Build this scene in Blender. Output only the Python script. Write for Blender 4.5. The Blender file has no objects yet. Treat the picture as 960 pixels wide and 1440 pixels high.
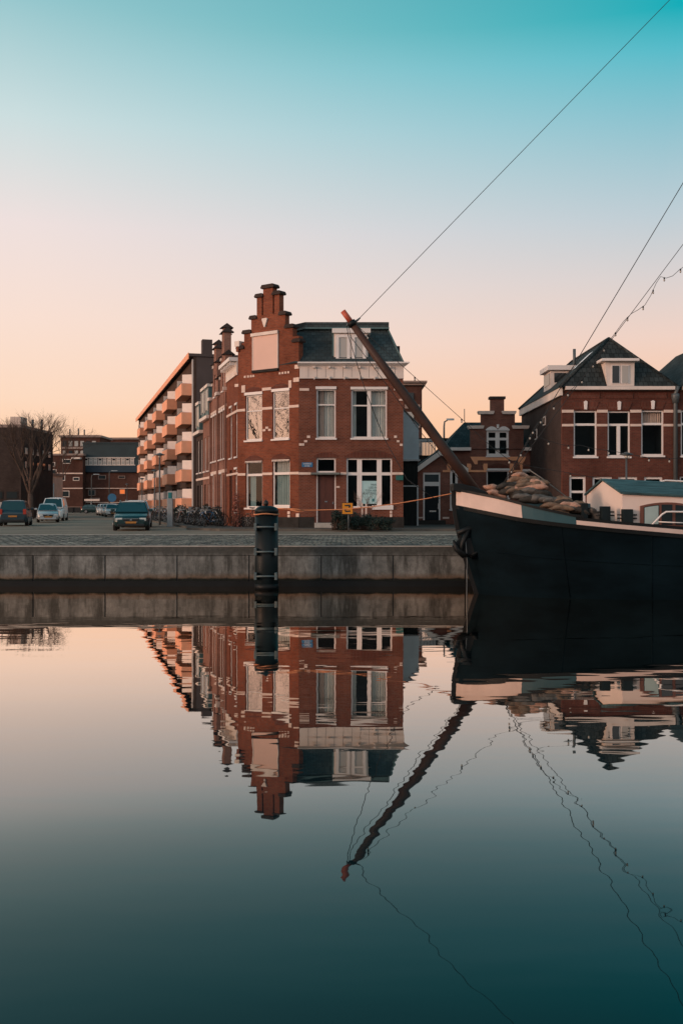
import bpy, bmesh, math, random
from mathutils import Vector, Matrix
random.seed(7)
R = math.radians
scene = bpy.context.scene
COL = scene.collection

# ------------------------------------------------------------------ camera
CAM_H, FPX, HOR = 2.56, 1400.0, 711.0
cam_d = bpy.data.cameras.new('camera')
cam = bpy.data.objects.new('camera', cam_d)
COL.objects.link(cam)
cam.location = (0, 0, CAM_H)
cam.rotation_euler = (R(90), 0, 0)
cam_d.sensor_fit = 'VERTICAL'
cam_d.sensor_height = 36
cam_d.sensor_width = 24
cam_d.lens = 36 * FPX / 1440
cam_d.shift_y = -(720 - HOR) / 1440
cam_d.clip_start = 0.1
cam_d.clip_end = 4000
scene.camera = cam

# ------------------------------------------------------------------ exposure
vs = scene.view_settings
scene.display_settings.display_device = 'sRGB'
vs.view_transform = 'Standard'
vs.look = 'None'
vs.exposure = 0
vs.gamma = 1
vs.use_curve_mapping = False
scene.render.engine = 'CYCLES'
scene.cycles.use_denoising = True
scene.cycles.max_bounces = 6
scene.cycles.diffuse_bounces = 3
scene.cycles.glossy_bounces = 4
scene.cycles.transparent_max_bounces = 12
scene.cycles.caustics_reflective = False
scene.cycles.caustics_refractive = False

def lin(r, g, b):
    f = lambda c: (c / 255) / 12.92 if c <= 10 else (((c / 255) + .055) / 1.055) ** 2.4
    return (f(r), f(g), f(b), 1)

# ------------------------------------------------------------------ sky (world) and sun
SUN_DIR = Vector((-.88, -.46, .16)).normalized()
world = bpy.data.worlds.new('World')
scene.world = world
world.use_nodes = True
nt = world.node_tree
nt.nodes.clear()
N = nt.nodes.new
L = nt.links.new
def math_node(tree, op, a, b=None, clamp=False):
    n = tree.nodes.new('ShaderNodeMath'); n.operation = op; n.use_clamp = clamp
    for i, v in enumerate((a, b)):
        if v is None: continue
        if isinstance(v, (int, float)): n.inputs[i].default_value = v
        else: tree.links.new(v, n.inputs[i])
    return n.outputs[0]
out = N('ShaderNodeOutputWorld')
tc = N('ShaderNodeTexCoord')
sep = N('ShaderNodeSeparateXYZ'); L(tc.outputs['Generated'], sep.inputs[0])
def ramp_node(stops):
    r = N('ShaderNodeValToRGB')
    e = r.color_ramp.elements
    while len(e) > 1: e.remove(e[-1])
    e[0].position, e[0].color = stops[0][0], lin(*stops[0][1])
    for p, c in stops[1:]:
        k = e.new(p); k.color = lin(*c)
    L(sep.outputs['Z'], r.inputs[0])
    return r
# the dusk sky, west (left) and east (right) of the street, by elevation
west = ramp_node([(0, (250, 186, 134)), (.040, (253, 199, 155)), (.076, (253, 209, 176)), (.103, (252, 217, 191)), (.178, (248, 222, 208)),
                  (.262, (238, 223, 220)), (.350, (203, 221, 222)), (.440, (150, 198, 204)), (.62, (70, 150, 168)), (1, (30, 110, 135))])
east = ramp_node([(0, (249, 180, 128)), (.050, (251, 190, 146)), (.092, (250, 196, 159)), (.160, (238, 208, 194)), (.215, (217, 208, 206)), (.268, (190, 204, 211)),
                  (.355, (132, 192, 205)), (.40, (84, 186, 200)), (.43, (10, 172, 183)), (.47, (6, 164, 176)), (.65, (12, 120, 140)), (1, (10, 90, 118))])
hx = math_node(nt, 'MULTIPLY', sep.outputs['X'], 1.72)
fac = math_node(nt, 'ADD', hx, .5, clamp=True)
mix = N('ShaderNodeMix'); mix.data_type = 'RGBA'
L(fac, mix.inputs['Factor']); L(west.outputs[0], mix.inputs['A']); L(east.outputs[0], mix.inputs['B'])
# the sky behind the photographer is a little brighter, the sunset glow low in the west
# behind the photographer, opposite the sunset, the earth's shadow stands low over the roofs, the arch above it is bright
anti = ramp_node([(0, (62, 80, 88)), (.05, (84, 98, 106)), (.16, (198, 188, 188)), (.30, (250, 234, 232)), (.5, (196, 216, 222)), (1, (60, 130, 150))])
back = math_node(nt, 'MULTIPLY', sep.outputs['Y'], -2.2, clamp=True)
sc_ = N('ShaderNodeMix'); sc_.data_type = 'RGBA'
L(back, sc_.inputs['Factor']); L(mix.outputs['Result'], sc_.inputs['A']); L(anti.outputs[0], sc_.inputs['B'])
dotn = N('ShaderNodeVectorMath'); dotn.operation = 'DOT_PRODUCT'
L(tc.outputs['Generated'], dotn.inputs[0]); dotn.inputs[1].default_value = SUN_DIR
dd = math_node(nt, 'MAXIMUM', dotn.outputs['Value'], 0.0)
lobe = math_node(nt, 'POWER', dd, 13.0)
gl = N('ShaderNodeVectorMath'); gl.operation = 'SCALE'
gl.inputs[0].default_value = (3.0, 1.60, 1.05); L(lobe, gl.inputs['Scale'])
addv = N('ShaderNodeVectorMath'); addv.operation = 'ADD'
L(sc_.outputs['Result'], addv.inputs[0]); L(gl.outputs[0], addv.inputs[1])
bg = N('ShaderNodeBackground'); L(addv.outputs[0], bg.inputs['Color']); bg.inputs['Strength'].default_value = 1.0
sky = N('ShaderNodeTexSky'); sky.sky_type = 'NISHITA'; sky.sun_disc = False
sky.sun_elevation = math.asin(SUN_DIR.z)
sky.sun_rotation = math.atan2(SUN_DIR.x, SUN_DIR.y)
bg2 = N('ShaderNodeBackground'); L(sky.outputs[0], bg2.inputs['Color']); bg2.inputs['Strength'].default_value = 0.004
ad = N('ShaderNodeAddShader'); L(bg.outputs[0], ad.inputs[0]); L(bg2.outputs[0], ad.inputs[1])
L(ad.outputs[0], out.inputs['Surface'])

sun_d = bpy.data.lights.new('sun', 'SUN')
sun_d.energy = 1.3
sun_d.angle = R(10)
sun_d.color = (1.0, .64, .45)
sun = bpy.data.objects.new('sun', sun_d)
COL.objects.link(sun)
sun.rotation_euler = SUN_DIR.to_track_quat('Z', 'Y').to_euler()

# ------------------------------------------------------------------ materials
MATS = {}
def new_mat(name):
    m = bpy.data.materials.new(name); m.use_nodes = True
    t = m.node_tree; t.nodes.clear()
    o = t.nodes.new('ShaderNodeOutputMaterial')
    b = t.nodes.new('ShaderNodeBsdfPrincipled')
    t.links.new(b.outputs[0], o.inputs['Surface'])
    MATS[name] = m
    return m, t, b
def setin(b, **k):
    for n, v in k.items():
        n = n.replace('_', ' ')
        if n in b.inputs: b.inputs[n].default_value = v
def noise(t, vec, scale, detail=4, rough=.55):
    n = t.nodes.new('ShaderNodeTexNoise'); n.inputs['Scale'].default_value = scale
    n.inputs['Detail'].default_value = detail; n.inputs['Roughness'].default_value = rough
    if vec is not None: t.links.new(vec, n.inputs['Vector'])
    return n.outputs['Fac']
def mixc(t, fac, a, b, mode='MIX'):
    n = t.nodes.new('ShaderNodeMix'); n.data_type = 'RGBA'; n.blend_type = mode
    for key, v in (('Factor', fac), ('A', a), ('B', b)):
        if isinstance(v, (int, float)): n.inputs[key].default_value = v
        elif isinstance(v, (tuple, list)): n.inputs[key].default_value = tuple(v) if len(v) == 4 else (*v, 1)
        else: t.links.new(v, n.inputs[key])
    return n.outputs['Result']
def maprange(t, v, a, b, c=0., d=1.):
    n = t.nodes.new('ShaderNodeMapRange')
    t.links.new(v, n.inputs['Value'])
    for k, x in zip(('From Min', 'From Max', 'To Min', 'To Max'), (a, b, c, d)): n.inputs[k].default_value = x
    return n.outputs[0]
def coords(t, kind='Object', scale=None):
    c = t.nodes.new('ShaderNodeTexCoord')
    o = c.outputs[kind]
    if scale:
        m = t.nodes.new('ShaderNodeMapping'); m.inputs['Scale'].default_value = scale
        t.links.new(o, m.inputs['Vector']); o = m.outputs[0]
    return o
def mul(c, k): return tuple(min(1, x * k) for x in c[:3]) + (1,)
def bump(t, b, h, strength, dist):
    n = t.nodes.new('ShaderNodeBump'); n.inputs['Strength'].default_value = strength; n.inputs['Distance'].default_value = dist
    t.links.new(h, n.inputs['Height']); t.links.new(n.outputs[0], b.inputs['Normal'])
def pbr(name, col, rough=.6, var=.18, scale=2.5, metal=0., spec=.4, stretch=None, bmp=0.):
    m, t, b = new_mat(name)
    v = coords(t, 'Object', stretch or (1, 1, 1))
    f = maprange(t, noise(t, v, scale, 5, .6), .3, .7)
    t.links.new(mixc(t, f, mul(col, 1 - var), mul(col, 1 + var)), b.inputs['Base Color'])
    setin(b, Roughness=rough, Metallic=metal, Specular_IOR_Level=spec)
    if bmp: bump(t, b, noise(t, v, scale * 4, 4), .5, bmp)
    return m
def brickmat(name, c1, c2, mortar, bw=.23, rh=.075, msize=.012, dirt=.35, rough=.85):
    m, t, b = new_mat(name)
    uv = coords(t, 'UV')
    br = t.nodes.new('ShaderNodeTexBrick')
    br.offset = .5
    t.links.new(uv, br.inputs['Vector'])
    br.inputs['Scale'].default_value = 1
    br.inputs['Brick Width'].default_value = bw; br.inputs['Row Height'].default_value = rh
    br.inputs['Mortar Size'].default_value = msize; br.inputs['Mortar Smooth'].default_value = .3
    br.inputs['Bias'].default_value = -.1
    br.inputs['Color1'].default_value = (*c1, 1); br.inputs['Color2'].default_value = (*c2, 1); br.inputs['Mortar'].default_value = (*mortar, 1)
    big = maprange(t, noise(t, uv, .35, 5, .6), .3, .7, 1 - dirt, 1 + dirt * .6)
    mid = maprange(t, noise(t, uv, 2.2, 4, .6), .3, .7, .86, 1.12)
    k = math_node(t, 'MULTIPLY', big, mid)
    sc = t.nodes.new('ShaderNodeVectorMath'); sc.operation = 'SCALE'
    t.links.new(br.outputs['Color'], sc.inputs[0]); t.links.new(k, sc.inputs['Scale'])
    t.links.new(sc.outputs[0], b.inputs['Base Color'])
    setin(b, Roughness=rough, Specular_IOR_Level=.08)
    bump(t, b, math_node(t, 'SUBTRACT', 1.0, br.outputs['Fac']), .5, .008)
    return m
def tilemat(name, col, tw=.22, th=.30, rough=.55, var=.3, spec=.4):
    m, t, b = new_mat(name)
    uv = coords(t, 'UV')
    br = t.nodes.new('ShaderNodeTexBrick'); br.offset = .5
    t.links.new(uv, br.inputs['Vector'])
    br.inputs['Scale'].default_value = 1
    br.inputs['Brick Width'].default_value = tw; br.inputs['Row Height'].default_value = th
    br.inputs['Mortar Size'].default_value = .02; br.inputs['Mortar Smooth'].default_value = .6
    br.inputs['Color1'].default_value = (*[c * (1 - var) for c in col], 1); br.inputs['Color2'].default_value = (*[c * (1 + var) for c in col], 1)
    br.inputs['Mortar'].default_value = (*[c * .35 for c in col], 1)
    k = maprange(t, noise(t, uv, .5, 5, .6), .3, .7, .7, 1.3)
    sc = t.nodes.new('ShaderNodeVectorMath'); sc.operation = 'SCALE'
    t.links.new(br.outputs['Color'], sc.inputs[0]); t.links.new(k, sc.inputs['Scale'])
    t.links.new(sc.outputs[0], b.inputs['Base Color'])
    setin(b, Roughness=rough, Specular_IOR_Level=spec)
    bump(t, b, math_node(t, 'SUBTRACT', 1.0, br.outputs['Fac']), .6, .02)
    return m

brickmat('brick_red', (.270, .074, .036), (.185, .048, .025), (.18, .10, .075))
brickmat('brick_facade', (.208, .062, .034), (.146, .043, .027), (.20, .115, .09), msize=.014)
brickmat('brick_dark', (.26, .098, .070), (.19, .075, .056), (.21, .125, .10))
brickmat('brick_right', (.150, .047, .033), (.105, .034, .026), (.12, .07, .055))
brickmat('brick_pink', (.31, .14, .10), (.23, .10, .075), (.28, .185, .15))
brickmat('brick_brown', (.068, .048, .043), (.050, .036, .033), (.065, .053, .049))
brickmat('brick_far', (.115, .046, .034), (.085, .036, .029), (.09, .06, .05))
brickmat('brick_lintel', (.15, .042, .028), (.11, .033, .025), (.15, .09, .07), bw=.075, rh=.30)
tilemat('slate', (.034, .050, .053), .3, .22, .62, .3)
tilemat('roof_tile', (.034, .042, .043), .25, .33, .8, .35, .15)
pbr('white_paint', (.80, .74, .71), .5, .06, 1.5)
pbr('white_worn', (.74, .64, .58), .6, .12, 1.2, stretch=(1, 1, .4))
pbr('trim_stone', (.72, .56, .48), .7, .12, 3)
pbr('orange_stone', (.95, .40, .21), .75, .12, 3)
pbr('teal_paint', (.075, .135, .14), .5, .15)
pbr('grey_green', (.15, .17, .16), .55, .15)
pbr('blank_board', (.73, .49, .41), .6, .05, .8)
pbr('door_brown', (.080, .026, .018), .5, .15, 3, stretch=(1, 1, .2))
pbr('door_black', (.010, .016, .020), .5, .15, spec=.12)
pbr('dark_wood', (.014, .017, .017), .7, .3, 4, spec=.08, stretch=(4, 4, .4))
pbr('dark_matte', (.036, .034, .032), .85, .3, 2, spec=.1)
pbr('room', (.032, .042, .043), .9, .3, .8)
pbr('curtain', (.62, .60, .56), .9, .08, 2)
pbr('curtain_teal', (.36, .47, .46), .9, .1, 2)
pbr('curtain_pink', (.62, .44, .36), .9, .1, 2)
pbr('steel_grey', (.32, .35, .36), .4, .12, 4, metal=.3)
pbr('lamp_grey', (.10, .115, .12), .45, .12, 4, metal=.2)
pbr('pile_dark', (.007, .013, .015), .5, .4, 2.5, spec=.2, stretch=(1, 1, .25))
pbr('pile_bracket', (.10, .135, .14), .45, .2)
pbr('rust', (.30, .10, .05), .7, .3, 6)
pbr('hull_navy', (.0034, .0098, .0140), .7, .45, .9, spec=.05, stretch=(.6, 1, 1.6))
pbr('hull_teal', (.030, .085, .105), .42, .14, 1.2)
pbr('hull_white', (.70, .55, .49), .55, .10, 1.5)
pbr('hull_black', (.010, .012, .013), .5, .2, spec=.2)
pbr('boom_wood', (.060, .031, .024), .55, .3, 1.2, spec=.25)
pbr('boom_red', (.52, .10, .055), .5, .12)
pbr('tarp_teal', (.056, .108, .114), .75, .6, 3.2, spec=.2, stretch=(.5, 1.6, 1), bmp=.06)
pbr('cabin_cream', (.84, .68, .60), .6, .06, .8)
pbr('window_brown', (.16, .062, .042), .5, .15)
pbr('rope_orange', (.62, .25, .12), .8, .2, 8)
pbr('rope_dark', (.03, .033, .035), .8, .2)
pbr('rope_grey', (.20, .18, .16), .8, .2)
pbr('sack_pink', (.46, .27, .20), .95, .35, 7, spec=.08, bmp=.06)
pbr('sack_tan', (.19, .13, .092), .95, .35, 7, spec=.08, bmp=.06)
pbr('sack_grey', (.13, .12, .11), .95, .35, 7, spec=.08, bmp=.06)
pbr('sack_dark', (.05, .045, .04), .95, .35, 7, spec=.08, bmp=.06)
pbr('tyre', (.014, .014, .014), .8, .1)
pbr('rim', (.35, .36, .37), .35, .05, metal=.7)
pbr('car_green', (.012, .038, .040), .25, .05, spec=.6)
pbr('car_blue', (.020, .045, .060), .28, .05, spec=.6)
pbr('car_silver', (.48, .50, .51), .3, .05, metal=.4)
pbr('car_white', (.72, .71, .70), .3, .05)
pbr('car_black', (.015, .017, .018), .3, .05)
pbr('plastic_black', (.014, .016, .017), .5, .1)
pbr('plate_yellow', (.45, .19, .04), .5, .05)
pbr('light_red', (.42, .05, .03), .25, .1)
pbr('light_clear', (.62, .62, .58), .15, .05, spec=.8)
pbr('chrome', (.72, .70, .68), .18, .02, metal=1)
pbr('bark', (.085, .055, .042), .9, .3, 6)
pbr('leaf_dark', (.022, .035, .026), .8, .4, 3)
pbr('twig', (.14, .09, .075), .9, .3, 5)
pbr('plant_pink', (.30, .11, .08), .8, .3, 6)
pbr('sign_yellow', (.62, .24, .016), .5, .05)
pbr('sign_blue', (.03, .16, .32), .45, .08)
pbr('sign_teal', (.02, .20, .22), .45, .1)
pbr('sign_green', (.02, .11, .10), .5, .1)
pbr('poster_teal', (.40, .62, .64), .6, .05)
pbr('ink', (.012, .022, .026), .6, .1)
pbr('siding', (.42, .50, .54), .6, .08, 1.5)
pbr('balcony_orange', (.90, .40, .235), .7, .07, 1)
pbr('apartment_wall', (.085, .056, .046), .9, .15, 1, spec=.03)
pbr('apartment_end', (.095, .070, .066), .85, .12, .6)
pbr('screen_white', (.92, .78, .70), .6, .05)
pbr('office_teal', (.022, .042, .050), .6, .2, .3)
pbr('office_navy', (.016, .038, .060), .55, .15, .3)
pbr('concrete_far', (.30, .22, .19), .8, .12, .5)
pbr('render_cream', (.62, .50, .43), .8, .15, 1)
pbr('bulb', (.45, .42, .38), .3, .05)
pbr('kerb_stone', (.40, .38, .35), .85, .2, 3)
pbr('paving', (.120, .108, .095), .9, .25, 1.4, spec=.06)

def glass(name, tint=(.80, .85, .86), boost=1.0, ior=1.7):
    m, t, b = new_mat(name)
    t.nodes.remove(b)
    o = [n for n in t.nodes if n.type == 'OUTPUT_MATERIAL'][0]
    tr = t.nodes.new('ShaderNodeBsdfTransparent'); tr.inputs[0].default_value = (*tint, 1)
    gs = t.nodes.new('ShaderNodeBsdfGlossy'); gs.inputs['Roughness'].default_value = .015
    fr = t.nodes.new('ShaderNodeFresnel'); fr.inputs['IOR'].default_value = ior
    # old window panes are never quite flat
    nz = t.nodes.new('ShaderNodeBump'); nz.inputs['Strength'].default_value = .25; nz.inputs['Distance'].default_value = .01
    t.links.new(noise(t, coords(t, 'Object'), 1.3, 2), nz.inputs['Height']); t.links.new(nz.outputs[0], gs.inputs['Normal'])
    ms = t.nodes.new('ShaderNodeMixShader')
    t.links.new(math_node(t, 'MULTIPLY', fr.outputs[0], boost, clamp=True), ms.inputs[0])
    t.links.new(tr.outputs[0], ms.inputs[1]); t.links.new(gs.outputs[0], ms.inputs[2])
    t.links.new(ms.outputs[0], o.inputs['Surface'])
    return m
glass('glass', ior=1.33, boost=.65)
glass('glass_bright', ior=2.3, boost=2.0)
m, t, b = new_mat('glass_dark'); setin(b, Base_Color=(.020, .026, .028, 1), Roughness=.06, Specular_IOR_Level=.8)
m, t, b = new_mat('glass_car'); setin(b, Base_Color=(.020, .050, .052, 1), Roughness=.05, Specular_IOR_Level=.9)
m, t, b = new_mat('glass_pale'); setin(b, Base_Color=(.42, .40, .37, 1), Roughness=.15, Specular_IOR_Level=.8)
m, t, b = new_mat('lit_orange'); setin(b, Base_Color=(.5, .12, .03, 1), Roughness=.5, Emission_Color=(1, .22, .05, 1), Emission_Strength=.55)

# concrete quay wall: shuttered panels, rain streaks, a tide mark of algae above the water
m, t, b = new_mat('quay_concrete')
ob = coords(t, 'Object')
geo = t.nodes.new('ShaderNodeNewGeometry'); sp = t.nodes.new('ShaderNodeSeparateXYZ'); t.links.new(geo.outputs['Position'], sp.inputs[0])
pos = geo.outputs['Position']
mp = t.nodes.new('ShaderNodeMapping'); mp.inputs['Scale'].default_value = (1, 1, .18); t.links.new(pos, mp.inputs['Vector'])
streak = maprange(t, noise(t, mp.outputs[0], 2.6, 5, .65), .46, .62)
blot = maprange(t, noise(t, pos, 1.3, 6, .65), .35, .65)
fine = maprange(t, noise(t, pos, 9, 5, .7), .35, .65, .80, 1.15)
c = mixc(t, blot, (.150, .158, .152), (.270, .276, .262))
c = mixc(t, math_node(t, 'MULTIPLY', streak, .9), c, (.066, .068, .063))
tide = math_node(t, 'ADD', sp.outputs['Z'], math_node(t, 'MULTIPLY', noise(t, pos, 2.5, 4), .16))
c = mixc(t, maprange(t, math_node(t, 'SUBTRACT', sp.outputs['Z'], math_node(t, 'MULTIPLY', noise(t, mp.outputs[0], 4, 5), .34)), .74, .92), c, (.085, .088, .082))
c = mixc(t, maprange(t, tide, .52, .34), c, (.16, .115, .082))
c = mixc(t, maprange(t, tide, .36, .30), c, (.018, .022, .020))
s2 = t.nodes.new('ShaderNodeVectorMath'); s2.operation = 'SCALE'; t.links.new(c, s2.inputs[0]); t.links.new(fine, s2.inputs['Scale'])
t.links.new(s2.outputs[0], b.inputs['Base Color'])
setin(b, Roughness=.9, Specular_IOR_Level=.08)
bump(t, b, noise(t, pos, 12, 5, .7), .5, .02)
pbr('quay_cap', (.088, .096, .094), .85, .45, 1.6, bmp=.02)

# granite setts on the quay
m, t, b = new_mat('cobbles')
uv = coords(t, 'UV')
wob = t.nodes.new('ShaderNodeVectorMath'); wob.operation = 'ADD'
nz = t.nodes.new('ShaderNodeTexNoise'); nz.inputs['Scale'].default_value = 1.6; t.links.new(uv, nz.inputs['Vector'])
sc = t.nodes.new('ShaderNodeVectorMath'); sc.operation = 'SCALE'; sc.inputs['Scale'].default_value = .35; t.links.new(nz.outputs['Color'], sc.inputs[0])
t.links.new(uv, wob.inputs[0]); t.links.new(sc.outputs[0], wob.inputs[1])
br = t.nodes.new('ShaderNodeTexBrick'); t.links.new(wob.outputs[0], br.inputs['Vector'])
br.inputs['Scale'].default_value = 1; br.inputs['Brick Width'].default_value = .34; br.inputs['Row Height'].default_value = .42
br.inputs['Mortar Size'].default_value = .05; br.inputs['Mortar Smooth'].default_value = .8
br.inputs['Color1'].default_value = (.47, .39, .315, 1); br.inputs['Color2'].default_value = (.12, .115, .105, 1); br.inputs['Mortar'].default_value = (.03, .03, .028, 1)
k = maprange(t, noise(t, uv, .8, 6, .65), .3, .7, .55, 1.25)
s2 = t.nodes.new('ShaderNodeVectorMath'); s2.operation = 'SCALE'; t.links.new(br.outputs['Color'], s2.inputs[0]); t.links.new(k, s2.inputs['Scale'])
t.links.new(s2.outputs[0], b.inputs['Base Color'])
setin(b, Roughness=.8, Specular_IOR_Level=.08)
hgt = math_node(t, 'ADD', math_node(t, 'SUBTRACT', 1.0, br.outputs['Fac']), noise(t, uv, 5, 4))
bump(t, b, hgt, 1.0, .05)

m, t, b = new_mat('asphalt')
uv = coords(t, 'UV')
c = mixc(t, maprange(t, noise(t, uv, .22, 6, .65), .35, .65), (.225, .182, .140), (.340, .275, .212))
c = mixc(t, math_node(t, 'MULTIPLY', maprange(t, noise(t, uv, 9, 4, .7), .4, .7), .5), c, (.17, .15, .13))
t.links.new(c, b.inputs['Base Color']); setin(b, Roughness=.9, Specular_IOR_Level=.06)

# water: a near-still canal, reflecting strongly at a grazing view, dark teal looking down into it
m = bpy.data.materials.new('water'); m.use_nodes = True; MATS['water'] = m
t = m.node_tree; t.nodes.clear()
o = t.nodes.new('ShaderNodeOutputMaterial')
dif = t.nodes.new('ShaderNodeBsdfDiffuse'); dif.inputs[0].default_value = (.006, .017, .020, 1)
gs = t.nodes.new('ShaderNodeBsdfGlossy'); gs.inputs['Roughness'].default_value = .012; 
lw = t.nodes.new('ShaderNodeLayerWeight'); lw.inputs['Blend'].default_value = .5
fc = t.nodes.new('ShaderNodeFloatCurve')
cv = fc.mapping.curves[0]
WATER_CURVE = [(0, .02), (.45, .04), (.54, .054), (.56, .066), (.64, .125), (.735, .385), (.797, .60), (.83, .76), (.873, .93), (.93, 1), (1, 1)]
while len(cv.points) > 2: cv.points.remove(cv.points[1])
cv.points[0].location = WATER_CURVE[0]; cv.points[-1].location = WATER_CURVE[-1]
for p in WATER_CURVE[1:-1]: cv.points.new(*p)
fc.mapping.update()
wt = t.nodes.new('ShaderNodeValToRGB'); we = wt.color_ramp.elements
we[0].position, we[0].color = .56, (.68, 1, 1, 1); we[1].position, we[1].color = .90, (1, .86, .76, 1)
k = we.new(.735); k.color = (.95, .98, .93, 1)
k = we.new(.83); k.color = (1, .93, .86, 1)
t.links.new(lw.outputs['Facing'], wt.inputs[0]); t.links.new(wt.outputs[0], gs.inputs['Color'])
t.links.new(lw.outputs['Facing'], fc.inputs['Value'])
pos = t.nodes.new('ShaderNodeNewGeometry').outputs['Position']
def stretched(sx, sy):
    mp = t.nodes.new('ShaderNodeMapping'); mp.inputs['Scale'].default_value = (sx, sy, 1); t.links.new(pos, mp.inputs['Vector']); return mp.outputs[0]
h1 = noise(t, stretched(.55, 1.5), 1.0, 2, .5)
h2 = noise(t, stretched(.25, .6), .5, 2, .5)
h = math_node(t, 'ADD', math_node(t, 'MULTIPLY', h1, .0028), math_node(t, 'MULTIPLY', h2, .0040))
bp = t.nodes.new('ShaderNodeBump'); bp.inputs['Strength'].default_value = 1; bp.inputs['Distance'].default_value = 1.0
t.links.new(h, bp.inputs['Height']); t.links.new(bp.outputs[0], gs.inputs['Normal'])
ms = t.nodes.new('ShaderNodeMixShader'); t.links.new(fc.outputs[0], ms.inputs[0]); t.links.new(dif.outputs[0], ms.inputs[1]); t.links.new(gs.outputs[0], ms.inputs[2])
t.links.new(ms.outputs[0], o.inputs['Surface'])

# ------------------------------------------------------------------ geometry helpers
class Frame:
    """a vertical plane in the place: u runs along it, w out of it, z up"""
    def __init__(s, ox, oy, dx, dy):
        l = math.hypot(dx, dy); s.ox, s.oy, s.dx, s.dy = ox, oy, dx / l, dy / l
        s.nx, s.ny = s.dy, -s.dx
    def P(s, u, w, z): return Vector((s.ox + s.dx * u + s.nx * w, s.oy + s.dy * u + s.ny * w, z))
    def uz(s, px, py):
        rx, rz = (px - 480) / FPX, (HOR - py) / FPX
        k = (s.ox * s.nx + s.oy * s.ny) / (rx * s.nx + s.ny)
        return (k * rx - s.ox) * s.dx + (k - s.oy) * s.dy, CAM_H + k * rz
    def rect(s, x0, y0, x1, y1):
        xm = (x0 + x1) / 2
        u0 = s.uz(x0, y0)[0]; u1 = s.uz(x1, y0)[0]
        return u0, u1, s.uz(xm, y1)[1], s.uz(xm, y0)[1]
WORLD = Frame(0, 0, 1, 0); WORLD.nx, WORLD.ny = 0, 1     # u = X, w = Y
def at(px, py, d): return Vector(((px - 480) / FPX * d, d, CAM_H + (HOR - py) / FPX * d))

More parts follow.
